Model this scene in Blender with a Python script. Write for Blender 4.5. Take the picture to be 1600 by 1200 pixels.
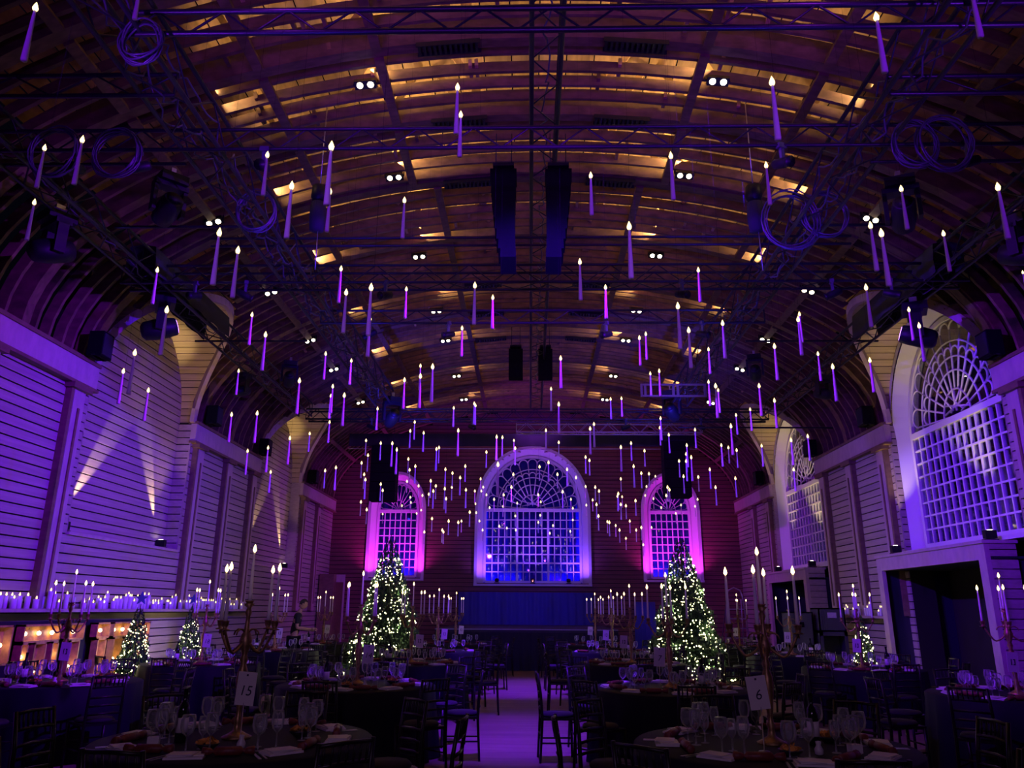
import bpy, bmesh, math, random
from mathutils import Vector, Matrix, Euler
PI = math.pi
R = math.radians
rnd = random.Random(7)
for o in list(bpy.data.objects):
    bpy.data.objects.remove(o)
S = bpy.context.scene
COL = S.collection

# ------------------------------------------------------------------ camera
FPX = 1195.0                                   # focal length in pixels of the 1600x1200 frame
CAM = Vector((-0.15, 0.0, 1.6))
YAW, PITCH, ROLL = R(1.4006), R(16.448), R(0.4)
_right = Vector((math.cos(YAW), math.sin(YAW), 0))
_fwd = Vector((-math.sin(YAW)*math.cos(PITCH), math.cos(YAW)*math.cos(PITCH), math.sin(PITCH)))
_up = _right.cross(_fwd)
CR = _right*math.cos(ROLL) + _up*math.sin(ROLL)
CU = -_right*math.sin(ROLL) + _up*math.cos(ROLL)
CF = _fwd
cd = bpy.data.cameras.new('camera')
cd.sensor_width = 36.0
cd.lens = FPX/1600*36.0
cd.clip_end = 200
cam = bpy.data.objects.new('camera', cd)
COL.objects.link(cam)
M = Matrix.Identity(4)
for i in range(3):
    M[i][0], M[i][1], M[i][2], M[i][3] = CR[i], CU[i], -CF[i], CAM[i]
cam.matrix_world = M
S.camera = cam

def ray(u, v):
    return CR*((u-800)/FPX) + CU*((600-v)/FPX) + CF
def at(u, v, X=None, Y=None, Z=None, D=None):
    """the point of the hall seen at a measured place of the photograph, at a known wall, depth or height"""
    d = ray(u, v)
    if X is not None: t = (X-CAM.x)/d.x
    elif Y is not None: t = (Y-CAM.y)/d.y
    elif Z is not None: t = (Z-CAM.z)/d.z
    else: t = D
    return CAM + d*t

# ------------------------------------------------------------------ world, exposure
w = bpy.data.worlds.new('night'); S.world = w
w.use_nodes = True
w.node_tree.nodes['Background'].inputs[0].default_value = (0.02, 0.02, 0.06, 1)
w.node_tree.nodes['Background'].inputs[1].default_value = 0.04
vs = S.view_settings
vs.view_transform = 'Standard'; vs.look = 'None'; vs.exposure = 0.0; vs.gamma = 1.0
vs.use_curve_mapping = False
S.cycles.use_denoising = True
S.cycles.sample_clamp_indirect = 3.0
S.cycles.max_bounces = 4
S.cycles.diffuse_bounces = 1
S.cycles.glossy_bounces = 2
S.cycles.transparent_max_bounces = 8
S.cycles.use_adaptive_sampling = True
S.cycles.adaptive_threshold = 0.06
S.cycles.caustics_reflective = False
S.cycles.caustics_refractive = False
S.cycles.use_light_tree = True

# ------------------------------------------------------------------ lamps of the hall and added fills
def lamp(name, kind, loc, energy, color, aim=None, size=0.05, spot=60, blend=0.6, sy=None):
    l = bpy.data.lights.new(name, kind)
    l.energy = energy; l.color = color
    if kind == 'AREA':
        l.shape = 'RECTANGLE'; l.size = size; l.size_y = sy or size
    else:
        l.shadow_soft_size = size
    if kind == 'SPOT':
        l.spot_size = R(spot); l.spot_blend = blend
    o = bpy.data.objects.new(name, l); COL.objects.link(o)
    o.location = loc
    if aim is not None:
        o.rotation_euler = (Vector(aim)-Vector(loc)).to_track_quat('-Z', 'Y').to_euler()
    o['kind'] = 'helper'
    return o
VIOLET = (0.24, 0.035, 1.0)
BLUE = (0.06, 0.03, 1.0)
INDIGO = (0.13, 0.05, 1.0)
MAG = (0.9, 0.05, 1.0)
LILAC = (0.42, 0.22, 1.0)
WARM = (1.0, 0.62, 0.26)
WARMW = (1.0, 0.72, 0.34)
# moving-head washes on the trusses, thrown across the hall on to the side walls
lamp('wall_wash', 'SPOT', (2.6, 5.6, 6.2), 5000, (0.19, 0.002, 1.0), (-7.5, 10.3, 3.0), spot=58, blend=0.9)
lamp('wall_wash', 'SPOT', (2.6, 7.4, 6.2), 4900, (0.06, 0.004, 1.0), (-7.7, 13.8, 3.8), spot=46, blend=0.9)
lamp('wall_wash', 'SPOT', (2.8, 11.0, 6.2), 1500, (0.15, 0.006, 1.0), (-7.6, 18.6, 3.2), spot=64, blend=0.9)
lamp('wall_wash', 'SPOT', (2.8, 18.0, 6.2), 1900, (0.34, 0.006, 1.0), (-7.6, 26.6, 3.6), spot=46, blend=0.9)
lamp('wall_wash', 'SPOT', (-2.6, 5.6, 6.2), 4200, (0.18, 0.004, 1.0), (7.5, 10.8, 3.0), spot=54, blend=0.9)
lamp('wall_wash', 'SPOT', (-2.6, 7.4, 6.2), 3300, (0.08, 0.01, 1.0), (7.8, 13.9, 4.2), spot=46, blend=0.9)
lamp('wall_wash', 'SPOT', (-2.8, 11.0, 6.2), 1350, (0.16, 0.006, 1.0), (7.6, 18.4, 3.2), spot=64, blend=0.9)
lamp('wall_wash', 'SPOT', (-2.8, 18.0, 6.2), 2000, (0.36, 0.006, 1.0), (7.6, 26.6, 3.6), spot=46, blend=0.9)
# added fill spots without fixtures, tinting the candles, front tables and ribs
lamp('hall_fill', 'SPOT', (-2.4, -3.0, 3.2), 850, (0.22, 0.012, 1.0), (-1.0, 6.0, 6.2), spot=66, blend=1.0, size=0.2)
lamp('hall_fill', 'SPOT', (2.4, -3.0, 3.2), 850, (0.22, 0.012, 1.0), (1.0, 6.0, 6.2), spot=66, blend=1.0, size=0.2)
lamp('hall_fill', 'SPOT', (-3.6, 7.2, 5.0), 1500, (0.10, 0.012, 1.0), (0.5, 20.0, 3.9), spot=40, blend=1.0, size=0.1)
lamp('hall_fill', 'SPOT', (3.4, 7.2, 5.0), 1500, (0.10, 0.012, 1.0), (-0.5, 20.0, 3.9), spot=40, blend=1.0, size=0.1)
lamp('table_fill', 'SPOT', (-.6, -2.6, 3.4), 200, (0.62, 0.34, 0.85), (-.3, 5.7, 1.1), spot=62, blend=1.0, size=0.3)
lamp('rib_fill', 'SPOT', (-2.6, 4.6, 6.9), 70, (0.40, 0.03, 1.0), (-0.4, 11.0, 9.2), spot=110, blend=1.0, size=0.1)
lamp('rib_fill', 'SPOT', (2.6, 4.6, 6.9), 70, (0.40, 0.03, 1.0), (0.4, 11.0, 9.2), spot=110, blend=1.0, size=0.1)
lamp('rib_fill', 'SPOT', (0.0, 23.4, 7.2), 220, (0.40, 0.05, 1.0), (0.0, 27.6, 8.8), spot=120, blend=1.0, size=0.1)
# aisle and stage
lamp('aisle_wash', 'SPOT', (-0.35, 8.6, 6.3), 5600, (0.13, 0.008, 1.0), (-0.35, 11.0, 0.0), spot=40, blend=0.9)
lamp('aisle_wash', 'SPOT', (-0.35, 15.2, 6.3), 5600, (0.13, 0.008, 1.0), (-0.35, 17.4, 0.0), spot=42, blend=0.9)
lamp('stage_wash', 'SPOT', (-0.2, 20.2, 6.2), 620, (0.01, 0.006, 1.0), (-0.3, 28.4, 1.7), spot=30, blend=0.8)
# warm floods standing on the ribs, shining up on to the roof boarding
for _y in (6.6, 8.9, 11.3, 13.9, 16.6, 19.6, 22.6, 25.6):
    k = 0.50 if _y < 12 else 0.85
    for _x, e in ((-2.5, 60), (2.5, 60), (-4.6, 30), (4.6, 30)):
        zz = 5.47+3.5*math.sqrt(1-(_x/7.5)**2)+0.22
        lamp('roof_flood', 'AREA', (_x*0.98, _y, zz), e*k*1.15, (1.0, 0.64, 0.28), (_x*0.55, _y+0.25, zz+1.2), size=0.3)
# ------------------------------------------------------------------ helpers
class MB:
    """collects shapes; build() links them as ONE mesh object"""
    def __init__(self):
        self.v = []; self.f = []; self.sm = []
    def add(self, vs, fs, smooth=False):
        b = len(self.v)
        self.v += [tuple(p) for p in vs]
        self.f += [tuple(i+b for i in f) for f in fs]
        self.sm += [smooth]*len(fs)
        return self
    def box(self, x0, x1, y0, y1, z0, z1, m=None):
        vs = [Vector((x, y, z)) for x in (x0, x1) for y in (y0, y1) for z in (z0, z1)]
        if m is not None: vs = [m @ p for p in vs]
        return self.add(vs, [(0,1,3,2),(4,6,7,5),(0,4,5,1),(2,3,7,6),(0,2,6,4),(1,5,7,3)])
    def bar(self, p, q, wx, wy, up=(0,0,1)):
        p, q = Vector(p), Vector(q); d = (q-p).normalized(); u = Vector(up)
        if abs(d.dot(u)) > 0.98: u = Vector((0,1,0))
        s = d.cross(u).normalized()*(wx/2); t = s.cross(d).normalized()*(wy/2)
        vs = [p-s-t, p+s-t, p+s+t, p-s+t, q-s-t, q+s-t, q+s+t, q-s+t]
        return self.add(vs, [(0,3,2,1),(4,5,6,7),(0,1,5,4),(1,2,6,5),(2,3,7,6),(3,0,4,7)])
    def tube(self, pts, r, n=6, closed=False, caps=True):
        pts = [Vector(p) for p in pts]; k = len(pts)
        rs = r if isinstance(r, (list, tuple)) else [r]*k
        vs = []; prev = None
        for i, p in enumerate(pts):
            a = pts[(i-1) % k] if (closed or i > 0) else p
            b = pts[(i+1) % k] if (closed or i < k-1) else p
            d = (b-a).normalized()
            u = Vector((0,0,1)) if abs(d.z) < 0.95 else Vector((0,1,0))
            if prev is not None and (u.cross(d)).length > 1e-4 and prev.cross(d).length > 1e-3: s = (prev-d*prev.dot(d)).normalized()
            else: s = u.cross(d).normalized()
            prev = s; t = d.cross(s)
            for j in range(n):
                an = 2*PI*j/n
                vs.append(p+(s*math.cos(an)+t*math.sin(an))*rs[i])
        fs = []
        for i in range(k if closed else k-1):
            for j in range(n):
                i2 = (i+1) % k
                fs.append((i*n+j, i*n+(j+1) % n, i2*n+(j+1) % n, i2*n+j))
        if caps and not closed:
            fs.append(tuple(range(n-1, -1, -1))); fs.append(tuple((k-1)*n+j for j in range(n)))
        return self.add(vs, fs, n > 4)
    def lathe(self, prof, n=12, m=None, sm=True):
        vs = []; fs = []; k = len(prof)
        for (r, z) in prof:
            for j in range(n):
                a = 2*PI*j/n
                p = Vector((r*math.cos(a), r*math.sin(a), z))
                vs.append(m @ p if m is not None else p)
        for i in range(k-1):
            for j in range(n):
                fs.append((i*n+j, i*n+(j+1) % n, (i+1)*n+(j+1) % n, (i+1)*n+j))
        if prof[0][0] > 1e-5: fs.append(tuple(range(n-1, -1, -1)))
        if prof[-1][0] > 1e-5: fs.append(tuple((k-1)*n+j for j in range(n)))
        return self.add(vs, fs, sm)
    def prism(self, poly, y0, y1, m=None):
        """polygon in x,z pushed from y0 to y1"""
        n = len(poly)
        vs = [Vector((x, y0, z)) for x, z in poly]+[Vector((x, y1, z)) for x, z in poly]
        if m is not None: vs = [m @ p for p in vs]
        fs = [tuple(range(n)), tuple(range(2*n-1, n-1, -1))]
        fs += [(i, i+n, (i+1) % n+n, (i+1) % n) for i in range(n)]
        return self.add(vs, fs)
    def mesh(self, name, mat):
        me = bpy.data.meshes.new(name)
        me.from_pydata(self.v, [], self.f)
        me.polygons.foreach_set('use_smooth', self.sm)
        if mat is not None: me.materials.append(mat)
        me.update()
        return me
    def build(self, name, mat, parent=None, loc=None, fix=True):
        me = self.mesh(name, mat)
        if fix:
            bm = bmesh.new(); bm.from_mesh(me)
            bmesh.ops.recalc_face_normals(bm, faces=bm.faces); bm.to_mesh(me); bm.free()
        return put(name, me, parent, loc)
def put(name, data, parent=None, loc=None, rot=None, scale=None):
    o = bpy.data.objects.new(name, data); COL.objects.link(o)
    if parent is not None: o.parent = parent
    if loc is not None: o.location = loc
    if rot is not None: o.rotation_euler = rot
    if scale is not None: o.scale = scale
    return o
def tag(o, label=None, cat=None, group=None, kind=None):
    if label: o['label'] = label
    if cat: o['category'] = cat
    if group: o['group'] = group
    if kind: o['kind'] = kind
    return o
def thing(name, label, cat, loc=(0,0,0), rotz=0, group=None):
    o = put(name, None, None, loc, (0,0,rotz)); o.empty_display_size = 0.1
    return tag(o, label, cat, group)
def struct(name, loc=(0,0,0), rotz=0, label=None):
    o = put(name, None, None, loc, (0,0,rotz)); tag(o, label, None, None, 'structure'); return o
def dup(root, loc, rotz=None, label=None, group=None, rot=None):
    r = root.copy(); COL.objects.link(r); r.location = loc
    if rotz is not None: r.rotation_euler = (0,0,rotz)
    if rot is not None: r.rotation_euler = rot
    if label: r['label'] = label
    if group: r['group'] = group
    for ch in KIDS.get(root.name, ()):
        c = ch.copy(); COL.objects.link(c); c.parent = r
        for g in KIDS.get(ch.name, ()):
            d = g.copy(); COL.objects.link(d); d.parent = c
    return r
KIDS = {}
def kids(root):
    """remember the children of a source thing so that its copies need no search"""
    KIDS[root.name] = [o for o in bpy.data.objects if o.parent == root]
    for c in KIDS[root.name]: KIDS[c.name] = [o for o in bpy.data.objects if o.parent == c]
def unit_box(name, mat):
    return MB().box(-.5,.5,-.5,.5,-.5,.5).mesh(name, mat)
def blk(name, me, parent, c, s, rot=None):
    return put(name, me, parent, c, rot, s)
ORD = ['first','second','third','fourth','fifth','sixth','seventh','eighth','ninth','tenth','eleventh','twelfth','thirteenth','fourteenth','fifteenth','sixteenth','seventeenth','eighteenth','nineteenth','twentieth','twenty-first','twenty-second','twenty-third','twenty-fourth','twenty-fifth','twenty-sixth','twenty-seventh','twenty-eighth','twenty-ninth','thirtieth','thirty-first','thirty-second','thirty-third','thirty-fourth','thirty-fifth','thirty-sixth','thirty-seventh','thirty-eighth','thirty-ninth','fortieth']

# ------------------------------------------------------------------ materials
def mat(name, base=(.5,.5,.5), rough=.6, metal=0., emit=None, es=0., noise=None, spec=None, vary=0., coat=0.):
    m = bpy.data.materials.new(name); m.use_nodes = True
    nt = m.node_tree; b = nt.nodes['Principled BSDF']
    b.inputs['Base Color'].default_value = (*base, 1)
    b.inputs['Roughness'].default_value = rough
    b.inputs['Metallic'].default_value = metal
    if spec is not None: b.inputs['Specular IOR Level'].default_value = spec
    if coat: b.inputs['Coat Weight'].default_value = coat
    if emit:
        b.inputs['Emission Color'].default_value = (*emit, 1)
        b.inputs['Emission Strength'].default_value = es
    if noise or vary:
        sc, lo, hi = noise or (4, 0.85, 1.1)
        geo = nt.nodes.new('ShaderNodeNewGeometry'); mp = nt.nodes.new('ShaderNodeMapping')
        mp.inputs['Scale'].default_value = sc if isinstance(sc, tuple) else (sc, sc, sc)
        nz = nt.nodes.new('ShaderNodeTexNoise'); nz.inputs['Scale'].default_value = 1; nz.inputs['Detail'].default_value = 5
        rp = nt.nodes.new('ShaderNodeMapRange'); rp.inputs[1].default_value = .3; rp.inputs[2].default_value = .7
        rp.inputs[3].default_value = lo; rp.inputs[4].default_value = hi
        oi = nt.nodes.new('ShaderNodeObjectInfo'); mr = nt.nodes.new('ShaderNodeMapRange')
        mr.inputs[3].default_value = 1-vary; mr.inputs[4].default_value = 1+vary
        mu = nt.nodes.new('ShaderNodeMath'); mu.operation = 'MULTIPLY'
        vm = nt.nodes.new('ShaderNodeVectorMath'); vm.operation = 'SCALE'; vm.inputs[0].default_value = base
        L = nt.links.new
        L(geo.outputs['Position'], mp.inputs[0]); L(mp.outputs[0], nz.inputs['Vector']); L(nz.outputs['Fac'], rp.inputs[0])
        L(oi.outputs['Random'], mr.inputs[0]); L(rp.outputs[0], mu.inputs[0]); L(mr.outputs[0], mu.inputs[1])
        L(mu.outputs[0], vm.inputs['Scale']); L(vm.outputs[0], b.inputs['Base Color'])
        bp = nt.nodes.new('ShaderNodeBump'); bp.inputs['Strength'].default_value = .15; bp.inputs['Distance'].default_value = .01
        L(nz.outputs['Fac'], bp.inputs['Height']); L(bp.outputs[0], b.inputs['Normal'])
    return m
def emitter(name, col, st, sample=True):
    m = bpy.data.materials.new(name); m.use_nodes = True; nt = m.node_tree
    nt.nodes.remove(nt.nodes['Principled BSDF'])
    e = nt.nodes.new('ShaderNodeEmission'); e.inputs[0].default_value = (*col, 1); e.inputs[1].default_value = st
    nt.links.new(e.outputs[0], nt.nodes['Material Output'].inputs[0])
    if not sample: m.cycles.emission_sampling = 'NONE'
    return m
def glassy(name, tint=(1,1,1), lo=.04, hi=.75, rough=.05, ior=1.5, gcol=(1,1,1), diff=0):
    m = bpy.data.materials.new(name); m.use_nodes = True; nt = m.node_tree
    nt.nodes.remove(nt.nodes['Principled BSDF'])
    t = nt.nodes.new('ShaderNodeBsdfTransparent'); t.inputs[0].default_value = (*tint, 1)
    g = nt.nodes.new('ShaderNodeBsdfGlossy'); g.inputs['Roughness'].default_value = rough; g.inputs['Color'].default_value = (*gcol, 1)
    if diff:  # white base at grazing edges paints in bright rim highlights
        g = nt.nodes.new('ShaderNodeBsdfPrincipled'); g.inputs['Base Color'].default_value = (diff, diff, diff, 1); g.inputs['Roughness'].default_value = rough; g.inputs['Specular IOR Level'].default_value = 1.0
    fr = nt.nodes.new('ShaderNodeFresnel'); fr.inputs[0].default_value = ior
    mr = nt.nodes.new('ShaderNodeMapRange'); mr.inputs[1].default_value = 0; mr.inputs[2].default_value = .8
    mr.inputs[3].default_value = lo; mr.inputs[4].default_value = hi
    mx = nt.nodes.new('ShaderNodeMixShader'); L = nt.links.new
    L(fr.outputs[0], mr.inputs[0]); L(mr.outputs[0], mx.inputs[0]); L(t.outputs[0], mx.inputs[1]); L(g.outputs[0], mx.inputs[2])
    L(mx.outputs[0], nt.nodes['Material Output'].inputs[0])
    return m
MT = dict(
    board=mat('painted_board', (.43,.335,.30), .62, noise=((9,1.1,26), .86, 1.1), vary=.07),
    soff=mat('soffit_board', (.50,.38,.22), .6, noise=((1.2,9,26), .8, 1.12), vary=.08),
    backb=mat('dark_red_board', (.20,.075,.055), .6, noise=((1.2,9,26), .75, 1.15)),
    core=mat('wall_core', (.012,.008,.008), .9),
    trimw=mat('pale_timber', (.50,.37,.36), .55, noise=((9,9,4), .88, 1.08)),
    brown=mat('brown_timber', (.20,.12,.07), .6, noise=((6,6,14), .8, 1.15)),
    rib=mat('rib_timber', (.17,.095,.05), .65, noise=((5,14,9), .6, 1.25), vary=.2),
    deck=mat('deck_timber', (.52,.31,.13), .62, noise=((7,1.2,7), .55, 1.25), vary=.25),
    floor=mat('floor_wood', (.22,.14,.115), .42, noise=((.9,7,1), .7, 1.25)),
    white=mat('white_plaster', (.74,.72,.70), .5),
    bar=mat('glazing_white', (.80,.78,.76), .45),
    pane=glassy('window_pane', (.75,.78,.9), .05, .6, .03),
    dark=mat('dark_cloth', (.012,.012,.02), .8),
    curt=mat('blue_curtain', (.10,.09,.5), .8),
    black=mat('black_metal', (.008,.008,.010), .5, spec=.25),
    truss=mat('truss_black', (.018,.018,.022), .38, .3),
    silver=mat('truss_silver', (.42,.40,.36), .35, .8),
    spk=mat('speaker_black', (.004,.004,.005), .8, spec=.1),
    wax=mat('wax', (.80,.76,.72), .45),
    flame=emitter('candle_flame', (1.0,.74,.30), 3.4, False),
    flame2=emitter('table_candle_flame', (1.0,.68,.26), 8),
    flame3=emitter('shelf_candle_flame', (1.0,.72,.30), 3),
    string=mat('nylon_string', (.012,.012,.016), 1.0, spec=0.0),
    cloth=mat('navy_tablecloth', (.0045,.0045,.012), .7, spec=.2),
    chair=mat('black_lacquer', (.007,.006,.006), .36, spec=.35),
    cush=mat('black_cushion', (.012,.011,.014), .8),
    glass=glassy('wine_glass', (.97,.97,1), .06, 1.0, .12, 1.5, diff=.9),
    gold=mat('antique_gold', (.36,.23,.10), .42, .7, noise=(30, .6, 1.2)),
    paper=mat('paper', (.72,.66,.66), .7),
    ink=mat('ink', (.02,.02,.05), .7),
    red=mat('dark_red_paper', (.16,.025,.022), .5, noise=(40, .7, 1.2)),
    bottle=mat('bottle_glass', (.006,.010,.008), .12),
    crisp=mat('orange_snack', (.75,.33,.06), .6),
    ceram=mat('white_ceramic', (.62,.58,.58), .3),
    bowl=mat('dark_bowl', (.03,.028,.03), .4),
    needle=mat('fir_needle', (.022,.060,.022), .7, noise=(9, .6, 1.5)),
    bark=mat('bark', (.06,.04,.025), .8),
    bulb=emitter('fairy_bulb', (1.0,.92,.46), 8, False),
    mbulb=emitter('marquee_bulb', (1.0,.70,.32), 14),
    marq=mat('marquee_plywood', (.62,.30,.11), .5, noise=(14, .7, 1.2)),
    lensb=emitter('blue_lens', (.05,.06,1.0), 9, False),
    lensv=emitter('violet_lens', (.45,.18,1.0), 7, False),
    spotw=emitter('flood_led', (1.0,.86,.55), 14, False),
    bluec=mat('blue_cloth', (.06,.06,.30), .8),
    stage=mat('stage_black', (.010,.010,.014), .6),
    door=mat('door_dark', (.025,.025,.045), .4),
    dframe=mat('door_frame_grey', (.20,.19,.24), .5),
    steel=mat('steel', (.55,.55,.58), .3, .9),
    crate=mat('grey_crate', (.075,.085,.085), .5),
    skin=mat('skin', (.42,.24,.17), .55),
    shirt=mat('black_shirt', (.012,.013,.018), .8),
    hair=mat('dark_hair', (.03,.02,.015), .7),
    cable=mat('cable', (.06,.06,.08), .35),
)
UB = {k: unit_box(k+'_piece', MT[k]) for k in ('board','soff','trimw','brown','rib','deck','bar','pane','black','truss','white','dframe','paper','silver','crate','stage')}

# ------------------------------------------------------------------ the hall
W = 7.5; REC = 7.8; YB = 28.6; Z0 = 5.47; VB = 3.5; SILL = 2.75
BAYS = [(12.15, 16.1), (20.3, 24.3)]
RT = 1.975
PIERS = [(2.0, 12.15), (16.1, 20.3), (24.3, YB)]
BH = 0.15
def vx(z): return W*math.sqrt(max(0, 1-((z-Z0)/VB)**2))
def vz(x): return Z0+VB*math.sqrt(max(0, 1-(x/W)**2))

floor = MB().box(-8.6, 8.6, -4, 29, -.12, 0).build('floor', MT['floor'])
tag(floor, 'polished wooden floor lit violet along the aisle', None, None, 'structure')

def clap(mb, spans, z0, z1, face, axis, sgn, th=.03):
    """joined clapboarding: spans(z) gives the stretches of wall at that height"""
    z = z0
    while z < z1-.02:
        zt = min(z+BH-.022, z1)
        for a, b in spans((z+zt)/2):
            if b-a < .02: continue
            if axis == 'x': mb.box(a, b, face, face+sgn*th, z, zt)
            else: mb.box(face, face+sgn*th, a, b, z, zt)
        z += BH

# side walls
for side, s in (('left', -1), ('right', 1)):
    wl = struct('wall_'+side, label='timber clad hall wall on the %s with boarded piers and cornice' % side)
    core = MB()
    for i, (a, b) in enumerate(PIERS):
        core.box(s*(W+.034), s*(W+.5), a, b, 0, Z0)
    for a, b in BAYS:
        if s < 0: core.box(s*(W+.034), s*(W+.5), a, b, 0, SILL-.04)
        if s < 0: core.box(s*(REC+.034), s*(REC+.5), a, b, SILL-.04, Z0+RT+.3)
        else: core.box(s*(REC+.6), s*(REC+.7), a-.2, b+.2, 0, Z0+RT+.6)
    core.build('core', MT['core'], wl)
    # each board of the near piers and of the first bay
    for i, (a, b) in enumerate(PIERS):
        a2 = max(a, 7.6)
        if i < 2:
            z = .02
            while z < 5.05:
                if not (i == 0 and z < 0): blk('board', UB['board'], wl, (s*(W+.015), (a2+b)/2, z+(BH-.022)/2), (.03, b-a2, BH-.022))
                z += BH
        else:
            m = MB(); clap(m, lambda z: [(a2, b)], .02, 5.05, s*W, 'y', s)
            tag(m.build('boarding', MT['board'], wl), kind='stuff')
        if a < 7.6:
            MB().box(s*W, s*(W+.03), a, 7.6, 0, 5.05).build('plain_panel', MT['board'], wl)
        # return faces of the pier
        for yy, sg in ((a, -1), (b, 1)):
            if yy > 28 or yy < 10: continue
            if i < 2:
                z = SILL
                while z < Z0-.02:
                    blk('board', UB['board'], wl, (s*(W+REC)/2+s*.015, yy+sg*-.012, z+(BH-.022)/2), (REC-W+.03, .03, BH-.022)); z += BH
            else:
                MB().box(s*W, s*REC, yy-.012, yy+.012, SILL, Z0).build('return_panel', MT['board'], wl)
        # cornice band, capping and pilasters
        blk('cornice', UB['trimw'], wl, (s*(W-.03), (a2+b)/2, 5.255), (.12, b-a2+.02, .41))
        blk('cornice_cap', UB['brown'], wl, (s*(W-.045), (a2+b)/2, 5.05), (.16, b-a2+.04, .05))
        blk('cornice_cap', UB['brown'], wl, (s*(W-.01), (a2+b)/2, Z0+.01), (.22, b-a2+.02, .06))
        ys = {0: (9.62, 11.72), 1: (16.48, 18.2, 19.92), 2: (24.68, 26.4)}[i]
        for yy in ys:
            pl = blk('pilaster', UB['trimw'], wl, (s*(W-.05), yy, 3.28), (.10, .30, 3.5))
            c = put('pilaster_groove', UB['brown'], wl, (s*(W-.105), yy, 3.2), None, (.03, .05, 2.9))
            blk('pilaster_edge', UB['brown'], wl, (s*(W-.045), yy-.21, 3.28), (.12, .07, 3.5))
            blk('capital', UB['brown'], wl, (s*(W-.075), yy-.03, 4.985), (.18, .52, .09))
    for i, (a, b) in enumerate(BAYS):
        c = (a+b)/2
        def half(z): return (b-a)/2 if z < Z0 else math.sqrt(max(0, RT**2-(z-Z0)**2))
        if s < 0:
            if i == 0:
                z = .02
                while z < SILL-.05:
                    blk('board', UB['board'], wl, (s*(W+.015), c, z+(BH-.022)/2), (.03, b-a, BH-.022)); z += BH
                z = SILL
                while z < Z0+RT-.03:
                    h = half(z+BH/2)
                    blk('board', UB['board'], wl, (s*(REC+.015), c, z+(BH-.022)/2), (.03, 2*h+.05, BH-.022)); z += BH
            else:
                m = MB()
                clap(m, lambda z: [(a, b)], .02, SILL-.05, s*W, 'y', s)
                clap(m, lambda z: [(c-half(z), c+half(z))], SILL, Z0+RT, s*REC, 'y', s)
                tag(m.build('boarding', MT['board'], wl), kind='stuff')
            blk('ledge', UB['trimw'], wl, (s*(W+.14), c, SILL-.025), (.36, b-a, .05))
        else:
            m = MB()
            def spans(z, c=c):
                hw = 2.0 if z < 5.25 else 2.0*math.sqrt(max(0, 1-((z-5.25)/2.2)**2))
                h = half(z)
                return [(c-h, c-hw), (c+hw, c+h)] if hw > 0 and z > 2.8 else [(c-h, c+h)]
            clap(m, spans, SILL, Z0+RT, s*(W+.12), 'y', s)
            tag(m.build('boarding', MT['board'], wl), kind='stuff')
        # boarded tunnel soffit over the bay, one board after the other, up to the main vault
        n = 40
        for k in range(n):
            t = PI*(k+.5)/n
            yy = c+RT*math.cos(t); zz = Z0+RT*math.sin(t)
            xi = vx(zz); xo = REC+.05
            o = blk('soffit_board', UB['soff'], wl, (s*(xi+xo)/2, c+(RT+.015)*math.cos(t), Z0+(RT+.015)*math.sin(t)), (xo-xi, .025, PI*RT/n-.013))
            o.rotation_euler = (t, 0, 0)
        pts = []
        for k in range(41):
            t = PI*k/40
            zz = Z0+(RT-.02)*math.sin(t)
            pts.append(Vector((s*vx(zz), c+(RT-.02)*math.cos(t), zz)))
        g = MB()
        for k in range(40): g.bar(pts[k], pts[k+1], .09, .15)
        g.build('groin_trim', MT['trimw'], wl)
# candle shelves along the side walls
sh = struct('trim_1', label='narrow timber shelf along the left wall under the candles')
for a, b in ((7.7, 12.1), (12.1, 16.1), (16.1, 20.3)):
    blk('shelf_plank', UB['trimw'], sh, (-W+.13, (a+b)/2, 1.545), (.26, b-a-.01, .05))
sh2 = struct('trim_2', label='narrow timber shelf along the right wall under the candles')
for a, b in ((9.0, 12.0), (16.75, 19.6)):
    blk('shelf_plank', UB['trimw'], sh2, (W-.13, (a+b)/2, 1.50), (.26, b-a, .05))

# vaulted ceiling: deck above, ribs, main arches, purlins, posts and struts
ceil = struct('ceiling', label='open timber vault of close curved ribs under warm lit boarding')
nd = 38
for k in range(nd):
    t0 = PI*(.17+.66*k/nd); t1 = PI*(.17+.66*(k+1)/nd)
    p = Vector((8.3*math.cos(t0), 0, Z0+.1+4.75*math.sin(t0))); q = Vector((8.3*math.cos(t1), 0, Z0+.1+4.75*math.sin(t1)))
    d = q-p; L = d.length
    o = blk('deck_plank', UB['deck'], ceil, ((p.x+q.x)/2, 16.4, (p.z+q.z)/2), (L-.02, 25.0, .04))
    o.rotation_euler = (0, -math.atan2(d.z, d.x), 0)
def arc_mesh(name, xmax, wd, dp, m, n=34, off=0.):
    """curved timber of the vault between x=-xmax and x=xmax"""
    tm = math.acos(min(1, xmax/W)); mb = MB(); vs = []
    for k in range(n+1):
        t = tm+(PI-2*tm)*k/n
        for dd in (off, off+dp):
            x, z = (W+dd)*math.cos(t), Z0+(VB+dd)*math.sin(t)
            vs += [(x, -wd/2, z), (x, wd/2, z)]
    fs = []
    for k in range(n):
        a = 4*k; b = a+4
        fs += [(a, a+1, b+1, b), (a+2, b+2, b+3, a+3), (a, b, b+2, a+2), (a+1, a+3, b+3, b+1)]
    fs += [(0, 2, 3, 1), (4*n, 4*n+1, 4*n+3, 4*n+2)]
    mb.add(vs, fs)
    me = mb.mesh(name, m)
    bm = bmesh.new(); bm.from_mesh(me); bmesh.ops.recalc_face_normals(bm, faces=bm.faces); bm.to_mesh(me); bm.free()
    return me
full_rib = arc_mesh('rib', W-.001, .055, .165, MT['rib'])
full_arch = arc_mesh('main_arch', W-.001, .17, .34, MT['rib'], off=-.05)
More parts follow.
